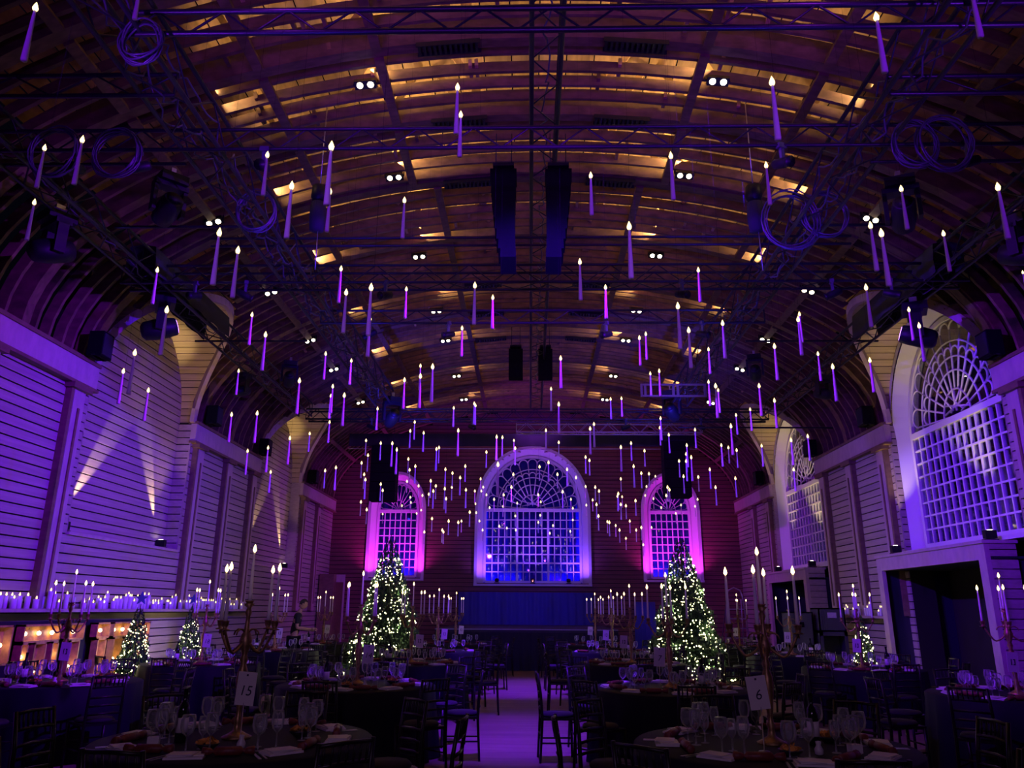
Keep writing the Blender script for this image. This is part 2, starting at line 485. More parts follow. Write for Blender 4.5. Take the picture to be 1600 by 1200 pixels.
def reach(y):
    for a, b in BAYS:
        c = (a+b)/2
        if abs(y-c) < RT: return vx(Z0+math.sqrt(RT**2-(y-c)**2))-.10
    return W-.001
ARCH = [5.6, 7.1, 8.55, 10.2, 11.95, 14.12, 16.4, 18.2, 20.1, 22.3, 24.6, 26.5, 28.3]
y = 5.2
while y < 28.5:
    if min(abs(y-q) for q in ARCH) > .12:
        r = reach(y)
        o = put('rib', full_rib if r > W-.01 else arc_mesh('rib', r, .055, .165, MT['rib'], 28), ceil, (0, y+rnd.uniform(-.03, .03), rnd.uniform(-.03, .01)), (0, 0, rnd.uniform(-.006, .006)))
    y += .33
for q in ARCH:
    r = reach(q)
    put('main_arch', full_arch if r > W-.01 else arc_mesh('main_arch', r, .17, .34, MT['rib'], 28, -.05), ceil, (0, q, 0))
def purlin(x, y0, y1, wd=.13):
    z = vz(x)-.045
    o = blk('purlin', UB['rib'], ceil, (x, (y0+y1)/2, z), (wd, y1-y0, .10))
    o.rotation_euler = (0, math.atan2(VB*VB*x, W*W*max(.3, vz(x)-Z0)), 0)
for sx in (-1, 1):
    for x, y0, y1 in ((2.2, 5.6, 11.95), (1.8, 11.95, 28.3), (3.75, 5.6, 11.95), (4.0, 11.95, 20.1), (5.45, 5.6, 28.3), (3.9, 20.1, 28.3)):
        for a, b in zip(ARCH[:-1], ARCH[1:]):
            if a >= y0-.01 and b <= y1+.01: purlin(sx*x, a+.09, b-.09)
    for a, b in ((8.55, 11.95), (16.4, 20.1), (24.6, 28.3)):
        purlin(sx*6.75, a, b, .12)
# posts and raking struts between vault and boarding
for j, q in enumerate([6.4+1.05*k for k in range(21)]):
    for sx in (-1, 1):
        for x, dx in ((.95, .75), (2.7, -.7), (3.9, .6)):
            x0 = sx*(x+rnd.uniform(-.08, .08)); x1 = x0+sx*dx
            p = Vector((x0, q, vz(x0)+.12)); e = Vector((x1, q, Z0+.1+4.75*math.sqrt(1-(x1/8.3)**2)-.05))
            d = e-p
            o = blk('strut', UB['deck'], ceil, (p+e)/2, (.09, .05, d.length)); o.rotation_euler = (0, math.atan2(d.x, d.z), 0)
        if j % 2 == 0:
            x0 = sx*1.05; zt = Z0+.1+4.75*math.sqrt(1-(x0/8.3)**2)
            blk('post', UB['deck'], ceil, (x0, q+.3, (vz(x0)+.1+zt)/2), (.14, .14, zt-vz(x0)-.12))

# noggin blocks between the ribs
for j in range(170):
    x = rnd.choice((-1, 1))*rnd.uniform(.5, 6.0); yy = 5.6+.315*rnd.randrange(0, 68)+.155
    if abs(x) > reach(yy)-.3: continue
    o = blk('noggin', UB['deck'] if rnd.random() < .6 else UB['rib'], ceil, (x, yy, vz(x)+.10), (.05, .26, .11)); o.rotation_euler = (0, math.atan2(VB*VB*x, W*W*(vz(x)-Z0)), 0)
# slotted dark plates on the main arches
slot = MB()
for k in range(12): slot.box(-.40+.07*k, -.365+.07*k, -.10, .10, -.02, .05)
slot.box(-.42, .44, -.10, -.085, -.02, .05).box(-.42, .44, .085, .10, -.02, .05)
slot = slot.mesh('slotted_plate', MT['truss'])
for q in (8.55, 10.2, 11.95, 16.4, 18.2, 20.1):
    for x in (-1.25, 1.25): put('slotted_plate', slot, ceil, (x, q, vz(x)-.10), (0, math.atan2(VB*VB*x, W*W*(vz(x)-Z0)), 0))

# back wall with its three window openings
WIN = [('window_1', -.05, 2.04, 2.47, 5.2, 2.28), ('window_2', -5.1, .98, 2.64, 5.14, 1.34), ('window_3', 5.04, .98, 2.64, 5.14, 1.34)]
wb = struct('wall_back', label='dark red boarded end wall with three arched windows')
def bspans(z):
    lim = W+.02 if z < Z0 else vx(min(z, Z0+VB-.01))
    cut = []
    for _, cx, hw, z0, zs, rise in WIN:
        if z > z0:
            h = hw if z < zs else hw*math.sqrt(max(0, 1-((z-zs)/rise)**2)) if z < zs+rise else 0
            if h > 0: cut.append((cx-h, cx+h))
    cut.sort(); a = -lim; out = []
    for p, q in cut: out.append((a, p)); a = q
    out.append((a, lim)); return out
m = MB(); clap(m, bspans, .0, Z0+VB, YB, 'x', 1, .035)
tag(m.build('boarding', MT['backb'], wb), kind='stuff')
MB().box(-8.3, 8.3, YB+1.0, YB+1.1, 0, 11).build('core', MT['core'], wb)
def backing(mb, spans, z0, z1, face, axis, th):
    z = z0
    while z < z1-.02:
        zt = min(z+BH, z1)
        for a, b in spans((z+zt)/2):
            if b-a < .02: continue
            if axis == 'x': mb.box(a, b, face, face+th, z, zt)
            else: mb.box(face, face+th, a, b, z, zt)
        z += BH
m = MB(); backing(m, bspans, .0, Z0+VB, YB+.036, 'x', .03); m.build('backing', MT['core'], wb)
# ------------------------------------------------------------------ arched windows
def arch_pts(hw, zs, rise, z0, n=28):
    pts = [(-hw, z0)]
    for k in range(n+1):
        t = PI-PI*k/n
        pts.append((hw*math.cos(t), zs+rise*math.sin(t)))
    pts.append((hw, z0)); return pts
def window(name, loc, rotz, hw, z0, zs, rise, cols, rows, rays, label, deep=.30, mull=(), far=False, curtain='dark', barw=.035, bard=.05):
    wn = struct(name, loc, rotz, label)
    inn = hw-.22*(1 if hw > 1.5 else .9); ri = rise-.22
    # splayed white reveal and its architrave
    A = arch_pts(hw, zs, rise, z0); B = arch_pts(inn, zs, ri, z0+.06)
    mb = MB(); n = len(A)
    vs = [(x, -.02, z) for x, z in A]+[(x, deep, z) for x, z in B]
    mb.add(vs, [(i, i+1, n+i+1, n+i) for i in range(n-1)]+[(n-1, 0, n, 2*n-1)], False)
    O = arch_pts(hw+.10, zs, rise+.10, z0-.05)
    for (P, Q, y0) in ((O, A, -.05),):
        vs = [(x, y0, z) for x, z in P]+[(x, y0, z) for x, z in Q]+[(x, .03, z) for x, z in P]
        mb.add(vs, [(i, i+1, n+i+1, n+i) for i in range(n-1)]+[(i, 2*n+i, 2*n+i+1, i+1) for i in range(n-1)])
    mb.build('reveal', MT['white'], wn, fix=False)
    blk('window_sill', UB['white'], wn, (0, deep/2-.05, z0-.01), (2*hw+.2, deep+.16, .07))
    # frame
    fr = MB(); fw = .09; y0, y1 = deep-.05, deep+.05
    P = arch_pts(inn, zs, ri, z0+.06); Q = arch_pts(inn-fw, zs, ri-fw, z0+.06+fw)
    for i in range(n-1):
        fr.add([(P[i][0], y0, P[i][1]), (P[i+1][0], y0, P[i+1][1]), (Q[i+1][0], y0, Q[i+1][1]), (Q[i][0], y0, Q[i][1]),
                (Q[i+1][0], y1, Q[i+1][1]), (Q[i][0], y1, Q[i][1])], [(0,1,2,3), (3,2,4,5)])
    fr.build('frame', MT['bar'], wn, fix=False)
    fi = inn-fw; zb = z0+.06+fw; zt = zs-.06
    blk('transom', UB['bar'], wn, (0, deep, zs-.01), (2*fi+.06, .12, .12))
    blk('bottom_rail', UB['bar'], wn, (0, deep, z0+.10), (2*fi+.06, .10, fw))
    cw = 2*fi/cols; rh = (zt-zb)/rows
    gb = far
    if gb:
        m = MB()
        for i in range(1, cols): m.box(-fi+i*cw-barw/2, -fi+i*cw+barw/2, deep-bard/2, deep+bard/2, zb, zt)
        for j in range(1, rows): m.box(-fi, fi, deep-bard/2, deep+bard/2, zb+j*rh-barw/2, zb+j*rh+barw/2)
        m.build('glazing_bars', MT['bar'], wn)
        blk('pane', UB['pane'], wn, (0, deep, (zb+zt)/2), (2*fi, .006, zt-zb))
    else:
        for i in range(1, cols):
            bw = barw*2.2 if i in mull else barw
            blk('glazing_bar', UB['bar'], wn, (-fi+i*cw, deep, (zb+zt)/2), (bw, bard*(1.5 if i in mull else 1), zt-zb))
        for j in range(1, rows):
            blk('glazing_bar', UB['bar'], wn, (0, deep, zb+j*rh), (2*fi, bard, barw*(1.6 if (mull and j == 2) else 1)))
        for i in range(cols):
            for j in range(rows):
                blk('pane', UB['pane'], wn, (-fi+(i+.5)*cw, deep+rnd.uniform(-.004, .004), zb+(j+.5)*rh), (cw-.02, .006, rh-.02), (rnd.uniform(-.012, .012), 0, rnd.uniform(-.02, .02)))
    # fanlight tracery: rays, rings and scalloped petals
    rz = ri-fw; ex = fi; tr = MB(); r = .021 if hw > 1.5 else .017
    if bard > .055: r = .019
    def P2(f, t): return Vector((ex*f*math.cos(t), deep, zs+.04+rz*f*math.sin(t)))
    big = hw > 1.5
    rings = (.27, .46, .60, .76) if big else (.36,)
    for f in rings: tr.tube([P2(f, PI*k/24) for k in range(25)], r, 5)
    for k in range(rays+1):
        t = PI*(.02+.96*k/rays)
        tr.tube([P2(rings[0]*(.35 if k % 3 == 1 else 1), t), P2(.88, t)], r, 5)
    lv = (.88, .64) if big else (.86,)
    for f in lv:
        for k in range(rays):
            t0 = PI*(.02+.96*k/rays); t1 = PI*(.02+.96*(k+1)/rays); a, b = P2(f, t0), P2(f, t1); c = (a+b)/2
            od = (P2(f, (t0+t1)/2)-P2(0, 0)).normalized(); h = (b-a).length/2
            tr.tube([c+(a-c)*math.cos(PI*q/8)+od*h*math.sin(PI*q/8) for q in range(9)], r, 5)
    for k in range(5 if big else 4):
        t0 = PI*(.1+.8*k/(5 if big else 4)); t1 = PI*(.1+.8*(k+1)/(5 if big else 4))
        tr.tube([P2(.05, PI/2)+Vector(((k-2)*.12*ex, 0, 0)) if big else P2(.05, (t0+t1)/2), P2(rings[0], (t0+t1)/2)], r, 5)
    tr.build('fan_tracery', MT['bar'], wn, fix=False)
    # white spandrel plate behind the petal tips
    sp = MB()
    for k in range(24):
        t0, t1 = PI*k/24, PI*(k+1)/24
        sp.add([P2(.97, t0), P2(.97, t1), P2(1.02, t1), P2(1.02, t0)], [(0,1,2,3)])
    sp.build('spandrel', MT['bar'], wn, fix=False)
    for k in range(12 if not far else 1):
        a, b = (PI*k/12, PI*(k+1)/12) if not far else (0, PI)
        N = 3 if not far else 20
        ps = [P2(0, 0)]+[P2(.99, a+(b-a)*q/N) for q in range(N+1)]
        vs = [p+Vector((0, -.003, 0)) for p in ps]+[p+Vector((0, .003, 0)) for p in ps]; nn = len(ps)
        MB().add(vs, [tuple(range(nn)), tuple(range(2*nn-1, nn-1, -1))]).build('fan_pane', MT['pane'], wn, fix=False)
    # pleated curtain hanging behind the glass
    cu = MB(); vs = []; fs = []; N = int(2*hw/.05)
    for k in range(N+1):
        x = -hw-.1+(2*hw+.2)*k/N; yy = deep+.34+.04*math.sin(k*1.3)+.02*math.sin(k*.47)
        vs += [(x, yy, z0-.1), (x, yy, zs+rise+.2)]
        if k: fs.append((2*k-2, 2*k, 2*k+1, 2*k-1))
    cu.add(vs, fs, True).build('curtain', MT[curtain], wn, fix=False)
    bx = MB(); e = hw+.14; y2 = deep+.5
    bx.box(-e-.02, -e, deep+.06, y2, z0-.1, zs+rise+.2).box(e, e+.02, deep+.06, y2, z0-.1, zs+rise+.2).box(-e, e, deep+.06, y2, zs+rise+.2, zs+rise+.24).box(-e, e, deep+.06, y2, z0-.14, z0-.1)
    bx.build('recess', MT['core'], wn)
    return wn
window('window_1', (-.05, YB, 0), 0, 2.04, 2.47, 5.2, 2.28, 15, 8, 13, 'wide arched centre window lit blue violet', mull=(5, 10), curtain='curt')
window('window_2', (-5.1, YB, 0), 0, .98, 2.64, 5.14, 1.34, 7, 8, 11, 'narrow arched end wall window lit magenta behind a hanging speaker', curtain='curt')
window('window_3', (5.04, YB, 0), 0, .98, 2.64, 5.14, 1.34, 7, 8, 11, 'narrow arched end wall window lit magenta by the exit door', curtain='curt')
window('window_4', (W+.12, 14.125, 0), -PI/2, 2.0, 2.78, 5.12, 2.2, 15, 8, 13, 'tall arched window in the near bay of the right wall', deep=.26, bard=.06, barw=.035)
window('window_5', (W+.12, 22.3, 0), -PI/2, 2.0, 2.78, 5.12, 2.2, 15, 8, 13, 'tall arched window in the far bay of the right wall', deep=.26, bard=.06, barw=.035, far=True)
# lamps on the sills: violet for the centre, magenta for the narrow windows, blue behind the glass
for cx, hw, z0, col, e in ((-.05, 1.75, 2.5, (.20, .05, 1.0), 26), (-5.1, .78, 2.68, (.78, .03, 1.0), 20), (5.04, .78, 2.68, (.78, .03, 1.0), 20)):
    for sx in (-1, 1):
        lamp('sill_lamp', 'SPOT', (cx+sx*hw*.8, YB-.36, z0+.05), e*8, col, (cx+sx*hw*1.05, YB+.14, z0+1.5), size=.03, spot=115, blend=1)
    lamp('sill_lamp', 'SPOT', (cx, YB-.75, z0+.1), e*(13 if hw > 1 else 7), col, (cx, YB+.3, z0+3.4), size=.04, spot=100, blend=1)
for cx in (-1.2, 1.1):
    lamp('cavity_lamp', 'AREA', (cx*1.72, YB+.50, 4.1), 16, (.03, .012, 1.0), (0, YB+.63, 4.1), size=.06, sy=2.6)
    lamp('cavity_lamp', 'AREA', (cx, YB+.48, 2.62), 9, (.03, .012, 1.0), (cx, YB+.62, 5.0), size=1.3, sy=.10)
lamp('sill_lamp', 'SPOT', (-.05, YB-.12, 2.56), 40, (1.0, .30, .32), (-.05, YB+.3, 4.2), size=.03, spot=70, blend=1)
for cx in (-5.1, 5.04):
    lamp('cavity_lamp', 'AREA', (cx, YB+.48, 2.80), 14, (.08, .02, 1.0), (cx, YB+.62, 5.0), size=1.3, sy=.10)
fixd = MB().box(-.09, .09, -.06, .06, 0, .03).lathe([(.055, .05), (.075, .09), (.075, .17), (.02, .19)], 10).mesh('sill_lamp_body', MT['black'])
for cx, z0, lab in ((-1.35, 2.51, 'small black uplighter on the left part of the centre window sill'), (-.05, 2.51, 'small black uplighter in the middle of the centre window sill'), (1.25, 2.51, 'small black uplighter on the right part of the centre window sill')):
    tag(put('sill_uplighter', fixd, None, (cx, YB-.02, z0)), lab, 'uplighter', 'uplighters on the centre window sill')

# ------------------------------------------------------------------ porches with doors in the right wall
def porch(name, y0, y1, n, label):
    p = struct(name, label=label); X = 7.0; zt = 2.42
    blk('lintel', UB['trimw'], p, (X+.04, (y0+y1)/2, zt+.12), (.08, y1-y0, .26))
    blk('lintel_top', UB['trimw'], p, ((X+W)/2, (y0+y1)/2, zt+.265), (W-X+.06, y1-y0+.04, .05))
    for yy in (y0+.10, y1-.10): blk('post', UB['trimw'], p, (X+.04, yy, zt/2), (.08, .20, zt))
    for yy, sg in ((y0, 1), (y1, -1)):
        z = .02
        while z < zt+.2:
            blk('side_board', UB['board'], p, ((X+.08+W)/2, yy+sg*.015, z+.068), (W-X-.08, .03, BH-.014)); z += BH
    MB().box(X+.08, 9.2, y0+.04, y0+.06, 0, zt).box(X+.08, 9.2, y1-.06, y1-.04, 0, zt).box(X+.08, 9.2, y0, y1, zt, zt+.04).box(9.15, 9.2, y0, y1, 0, zt).build('lobby', MT['door'], p)
    return p
porch('trim_3', 12.45, 16.35, 1, 'projecting timber porch around the dark doorway in the near right bay')
porch('trim_4', 20.6, 24.0, 2, 'projecting timber porch around the dark doorway in the far right bay')
dr = struct('door_1', (8.95, 13.6, 0), 0, 'dark double door with pull handles inside the near right porch')
for k, yy in enumerate((-.52, .52)):
    lf = blk('door_leaf', unit_box('door_leaf', MT['door']), dr, (0, yy, 1.04), (.05, 1.0, 2.06))
    MB().tube([(-.07, yy-.40*(1 if yy > 0 else -1), .75), (-.07, yy-.40*(1 if yy > 0 else -1), 1.35)], .014, 6).build('pull_handle', MT['steel'], dr)
    blk('finger_plate', UB['silver'], dr, (-.03, yy-.44*(1 if yy > 0 else -1), 1.55), (.01, .06, .12))
for yy in (-1.09, 1.09): blk('door_jamb', UB['dframe'], dr, (-.02, yy, 1.08), (.12, .10, 2.16))
blk('door_head', UB['dframe'], dr, (-.02, 0, 2.13), (.12, 2.28, .10))
d2 = struct('door_2', (3.95, YB-.03, 0), 0, 'blue lit side door in the end wall beside the stage')
blk('door_leaf', unit_box('blue_door_leaf', MT['bluec']), d2, (0, 0, .95), (.75, .05, 1.9))
for k in range(4): blk('door_panel', unit_box('blue_door_panel', MT['bluec']), d2, (-.24+.16*k, -.035, .95), (.11, .03, 1.7))
lamp('door_lamp', 'SPOT', (3.6, 27.2, 2.6), 24, (.08, .08, 1.0), (3.95, YB, .9), spot=50, blend=.8)
# boarded porch at the left end of the end wall
p5 = struct('trim_5', label='boxed timber door surround in the far left corner')
MB().box(-7.45, -6.95, 27.2, YB, 0, 2.75).build('box', MT['brown'], p5)
blk('head', UB['trimw'], p5, (-6.85, 27.6, 2.62), (.40, .06, .26))
for x in (-7.03, -6.67): blk('post', UB['trimw'], p5, (x, 27.6, 1.25), (.05, .06, 2.5))

# ------------------------------------------------------------------ stage
st = thing('stage', 'low black stage with blue lit drape under the centre window', 'stage', (-.25, 22.36, 0))
MB().box(-2.55, 2.55, 0, 6.1, 1.0, 1.09).build('deck', MT['stage'], st)
m = MB(); vs = []; fs = []
for k in range(121):
    x = -2.55+5.1*k/120; vs += [(x, .02*math.sin(k*1.7)-.02, 0), (x, .02*math.sin(k*1.7)-.02, 1.0)]
    if k: fs.append((2*k-2, 2*k, 2*k+1, 2*k-1))
m.add(vs, fs, True).build('skirt', MT['dark'], st, fix=False)
m = MB(); vs = []; fs = []
for k in range(121):
    x = -2.45+4.8*k/120; yy = 6.0+.03*math.sin(k*.9); vs += [(x, yy, 1.09), (x, yy, 2.2)]
    if k: fs.append((2*k-2, 2*k, 2*k+1, 2*k-1))
m.add(vs, fs, True).build('backdrop', MT['bluec'], st, fix=False)
blk('nosing', unit_box('stage_nosing', mat('stage_edge', (.25,.25,.3), .4)), st, (0, .0, 1.075), (5.1, .04, .03))

# ------------------------------------------------------------------ trusses
CH = MB().tube([(-.5,0,0), (.5,0,0)], .5, 8).mesh('chord', MT['truss'])
CHS = MB().tube([(-.5,0,0), (.5,0,0)], .5, 8).mesh('chord', MT['silver'])
def tubeobj(name, p, q, r, parent, me=None):
    p, q = Vector(p), Vector(q); d = q-p
    o = put(name, me or CH, parent, (p+q)/2, None, (d.length, 2*r, 2*r))
    o.rotation_euler = d.to_track_quat('X', 'Z').to_euler(); return o
def truss(label, p, q, w=.0, h=.25, pitch=.29, r=.024, br=.010, group=None, me=None, phase=0, joined=False):
    """ladder (w=0) or box truss from p to q, p and q on its bottom near chord"""
    p, q = Vector(p), Vector(q); d = q-p; L = d.length; t = thing('lighting_truss', label, 'truss', p, 0, group)
    dx = d.normalized(); side = Vector((-dx.y, dx.x, 0)); up = Vector((0,0,1))
    offs = [Vector(), up*h] if w == 0 else [Vector(), up*h, side*w, side*w+up*h]
    for o in offs: tubeobj('chord', o, o+d, r, t, me)
    faces = [(offs[0], offs[1])] if w == 0 else [(offs[0], offs[1]), (offs[0], offs[2]), (offs[2], offs[3])]
    n = max(2, int(L/pitch)); jm = MB()
    for a, b in faces:
        for k in range(n):
            s, e = (a, b) if k % 2 == phase else (b, a)
            if joined: jm.bar(s+dx*(k*L/n), e+dx*((k+1)*L/n), br*1.8, br*1.8)
            else: tubeobj('brace', s+dx*(k*L/n), e+dx*((k+1)*L/n), br, t, me)
    if joined: tag(jm.build('lacing', MT['silver'] if me else MT['truss'], t), kind='stuff')
    for e in (0, 1):
        if w: tubeobj('end_bar', offs[0]+d*e, offs[1]+d*e, br, t, me); tubeobj('end_bar', offs[2]+d*e, offs[3]+d*e, br, t, me)
        else: tubeobj('end_bar', offs[0]+d*e, offs[1]+d*e, br*1.4, t, me)
    return t
ZT = 6.5
truss('violet lit ladder truss crossing nearest overhead at the top', (-3.78, 5.58, ZT), (5.6, 5.58, ZT), h=.235, r=.027, br=.011)
truss('black ladder truss crossing the whole hall, second overhead', (-6.7, 7.36, ZT), (6.7, 7.36, ZT), h=.25, pitch=.31)
truss('black box truss crossing the hall in the middle', (-6.6, 10.97, ZT), (6.6, 10.97, ZT), w=.3, h=.29, pitch=.36, joined=False)
truss('black ladder truss behind the middle box truss', (-3.9, 12.75, ZT), (4.0, 12.75, ZT), h=.24, pitch=.34)
truss('far black truss crossing before the end wall', (-6.2, 19.92, ZT), (6.2, 19.92, ZT), w=.3, h=.28, joined=True)
truss('short black stub truss high by the near left wall', (-6.6, 6.42, ZT), (-3.7, 6.42, ZT), h=.24, pitch=.4)
truss('short black stub truss high by the near right wall', (3.4, 6.5, ZT), (6.6, 6.5, ZT), h=.2, pitch=.4)
truss('pale silver truss over the stage, right of centre', (-.55, 22.0, 6.62), (4.9, 22.0, 6.62), w=.3, h=.3, joined=True, me=CHS)
truss('long black box truss running down the left half of the hall', (-3.62, 3.6, ZT+.02), (-3.62, 18.6, ZT+.02), w=.42, h=.40, pitch=.5, r=.026)
truss('long black box truss running down the right half of the hall', (3.78, 3.6, ZT+.02), (3.78, 18.6, ZT+.02), w=.42, h=.40, pitch=.5, r=.026)
truss('outer black box truss along the left wall', (-5.95, 6.8, ZT), (-5.95, 19.6, ZT), w=.34, h=.34, pitch=.42)
truss('outer black box truss along the right wall', (6.29, 6.8, ZT), (6.29, 19.6, ZT), w=.34, h=.34, pitch=.42)
truss('central black truss high along the ridge', (.21, 4.5, 7.75), (.21, 23.6, 7.75), w=.34, h=.30, pitch=.42, r=.03)
for lab, u0, u1, v, Y in (('thin black pipe hung across by the left side bracket', 180, 395, 355, 9.4), ('thin black pipe hung across right of the middle', 1235, 1402, 352, 9.4), ('pair of thin pipes crossing the middle, upper pipe', 330, 1330, 373, 10.2), ('pair of thin pipes crossing the middle, lower pipe', 330, 1330, 385, 10.3), ('black side pipe below the left boarded groin', 305, 480, 533, 14.0), ('black side pipe below the right boarded groin', 1165, 1372, 533, 14.0), ('slim cable pipe low across the near left corner', 0, 290, 258, 7.7), ('slim cable pipe low across the near right corner', 1360, 1600, 253, 7.7), ('far thin pipe under the far truss on the right', 1060, 1330, 668, 19.0)):
    p, q = at(u0, v, Y=Y), at(u1, v, Y=Y)
    tag(tubeobj('lighting_bar', p, Vector((q.x, Y, p.z)), .022, None), lab, 'bar')
# black drapes wrapped over the outer trusses
for s, lab in ((-1, 'black cloth wrapped over the left outer truss'), (1, 'black cloth wrapped over the right outer truss')):
    m = MB(); N = 16; vs = []; fs = []
    for k in range(N+1):
        yy = 10.6+3.0*k/N; wv = .02*math.sin(k*1.9)
        prof = [(-.22+wv, -.02), (-.23, .18), (-.20, .44), (0, .48+wv), (.20, .44), (.23, .2), (.22-wv, .04)]
        vs += [(s*6.12+x, yy, ZT+z) for x, z in prof]
        if k:
            for j in range(6): fs.append(((k-1)*7+j, k*7+j, k*7+j+1, (k-1)*7+j+1))
    tag(m.add(vs, fs, True).build('truss_drape', MT['dark'], None, fix=False), lab, 'drape')
# pelmet and its pipe in front of the end wall
pel = at(545, 697, Y=24.6); pr = at(1088, 697, Y=24.6)
m = MB(); vs = []; fs = []
for k in range(101):
    x = pel.x+(pr.x-pel.x)*k/100; yy = 24.6+.02*math.sin(k*1.4); vs += [(x, yy, pel.z), (x, yy, pel.z+.42)]
    if k: fs.append((2*k-2, 2*k, 2*k+1, 2*k-1))
tag(m.add(vs, fs, True).build('black_pelmet', MT['dark'], None, fix=False), 'long black cloth pelmet hung above the end windows', 'drape')
tag(tubeobj('lighting_bar', (pel.x, 24.55, pel.z-.09), (pr.x, 24.55, pel.z-.09), .02, None, CHS), 'thin pale pipe under the long black pelmet', 'bar')

# ------------------------------------------------------------------ fixtures
def moving_head(label, loc, lens, sc=1.0, rotz=0., aimz=-.35):
    t = thing('moving_head', label, 'stage light', loc, rotz)
    m = MB().box(-.17*sc, .17*sc, -.16*sc, .16*sc, .30*sc, .42*sc); m.build('base', MT['black'], t)
    m = MB().box(-.21*sc, -.16*sc, -.06*sc, .06*sc, -.12*sc, .30*sc).box(.16*sc, .21*sc, -.06*sc, .06*sc, -.12*sc, .30*sc).box(-.21*sc, .21*sc, -.09*sc, .09*sc, .24*sc, .31*sc)
    m.build('yoke', MT['black'], t)
    rm = Matrix.Translation((0, 0, -.06*sc)) @ Euler((PI/2+aimz, 0, 0)).to_matrix().to_4x4()
    MB().lathe([(.08*sc, -.24*sc), (.13*sc, -.20*sc), (.15*sc, -.05*sc), (.14*sc, .12*sc), (.125*sc, .22*sc), (.115*sc, .23*sc)], 14, rm).build('head', MT['black'], t)
    MB().lathe([(.0, .2405*sc), (.10*sc, .236*sc)], 14, rm).build('lens', MT[lens], t, fix=False)
    MB().box(-.03*sc, .03*sc, -.05*sc, .05*sc, .42*sc, .54*sc).build('clamp', MT['steel'], t)
    return t
moving_head('large moving head with violet lens hanging under the left outer truss', at(250, 508, Y=11.6), 'lensv', 1.15, PI/2+.5)
moving_head('large moving head with violet lens hanging under the right outer truss', at(1434, 520, Y=11.4), 'lensv', 1.1, -PI/2-.4)
moving_head('moving head with glowing blue lens by the near left vault', at(82, 385, Y=8.9), 'lensb', 1.1, PI-.6)
moving_head('moving head with glowing blue lens by the near right vault', at(1594, 390, Y=8.9), 'lensb', 1.0, PI+.6)
moving_head('moving head with small blue lens under the far left outer truss', at(378, 608, Y=15.8), 'lensb', .8, PI-.5)
moving_head('moving head with small blue lens under the far right outer truss', at(1286, 612, Y=15.6), 'lensb', .8, PI+.5)
moving_head('blue lit moving head above the left black speaker column', at(612, 650, Y=18.4), 'black', 1.1, .5)
moving_head('blue lit moving head above the right black speaker column', at(1050, 640, Y=18.4), 'black', 1.1, -.5)
moving_head('black projector head lit blue, high on the left by the rafters', at(262, 322, Y=8.8), 'black', 1.0, .8)
moving_head('black head hanging dark at the left by the spotlit soffit', at(452, 590, Y=15.0), 'black', .8, .3)
moving_head('black head hanging dark at the right, mirrored on the far side', at(1180, 580, Y=15.0), 'black', .8, -.3)
moving_head('black head hanging high at the right between two trusses', at(1411, 330, Y=8.6), 'black', 1.0, -.4)
for (u, v, Y, e) in ((612, 650, 17.9, 90), (1050, 642, 17.9, 90), (400, 200, 5.6, 16), (1270, 200, 5.6, 16), (470, 400, 9.0, 18), (1215, 400, 9.0, 18), (828, 480, 12.4, 3), (540, 520, 12.6, 16), (1130, 520, 12.6, 16)):
    p = at(u, v, Y=Y); lamp('truss_glow', 'SPOT', (p.x, p.y-.8, p.z-1.0), e*9, (.04, .02, 1.0), (p.x, p.y+.4, p.z+.4), spot=90, blend=1, size=.02)
lamp('truss_glow', 'SPOT', (-3.9, 4.2, 5.0), 260, (.22, .02, 1.0), (-3.0, 5.58, 6.6), spot=70, blend=1)
lamp('truss_glow', 'SPOT', (4.6, 4.2, 5.0), 260, (.22, .02, 1.0), (3.6, 5.58, 6.6), spot=80, blend=1)
lamp('truss_glow', 'SPOT', (0, 3.2, 4.6), 130, (.2, .03, 1.0), (0, 5.58, 6.6), spot=100, blend=1)
def speaker_stack(label, top, n, w, h, dpt, curve, tilt0=0., rotz=0., taper=0., shift=0.):
    t = thing('speaker_array', label, 'speaker', top, rotz); y = 0.; z = 0.; a = tilt0
    for k in range(n):
        q = 1-taper*k/n; sx = shift*(k/n)**2
        o = MB().box(-w/2*q, w/2*q, -dpt/2, dpt/2, -h+.012, 0)
        mm = Matrix.Translation((sx, y, z)) @ Euler((a, 0, 0)).to_matrix().to_4x4()
        c = o.build('cabinet', MT['spk'], t); c.matrix_local = mm
        y += math.sin(a)*h; z -= math.cos(a)*h; a += curve
    MB().box(-w*.4, w*.4, -dpt*.4, dpt*.4, .02, .07).tube([(-w*.3, 0, .05), (-w*.3, 0, .6)], .008, 5).tube([(w*.3, 0, .05), (w*.3, 0, .6)], .008, 5).build('rigging_frame', MT['black'], t)
    return t
speaker_stack('tall black line array hanging before the left end window', at(603, 698, Y=22.5), 6, .76, .275, .5, .0)
speaker_stack('tall black line array hanging before the right end window', at(1054, 692, Y=22.5), 6, .76, .275, .5, .0)
speaker_stack('long curved black speaker array left of the ridge truss', at(787, 268, Y=9.3), 8, .36, .19, .3, -.10, .28, 0., .5, .10)
speaker_stack('long curved black speaker array right of the ridge truss', at(872, 268, Y=9.3), 8, .36, .19, .3, -.10, .28, 0., .5, -.10)
speaker_stack('far black speaker array left of the ridge truss', at(806, 545, Y=18.6), 4, .36, .2, .3, -.1, .3)
speaker_stack('far black speaker array right of the ridge truss', at(852, 545, Y=18.6), 4, .36, .2, .3, -.1, .3)
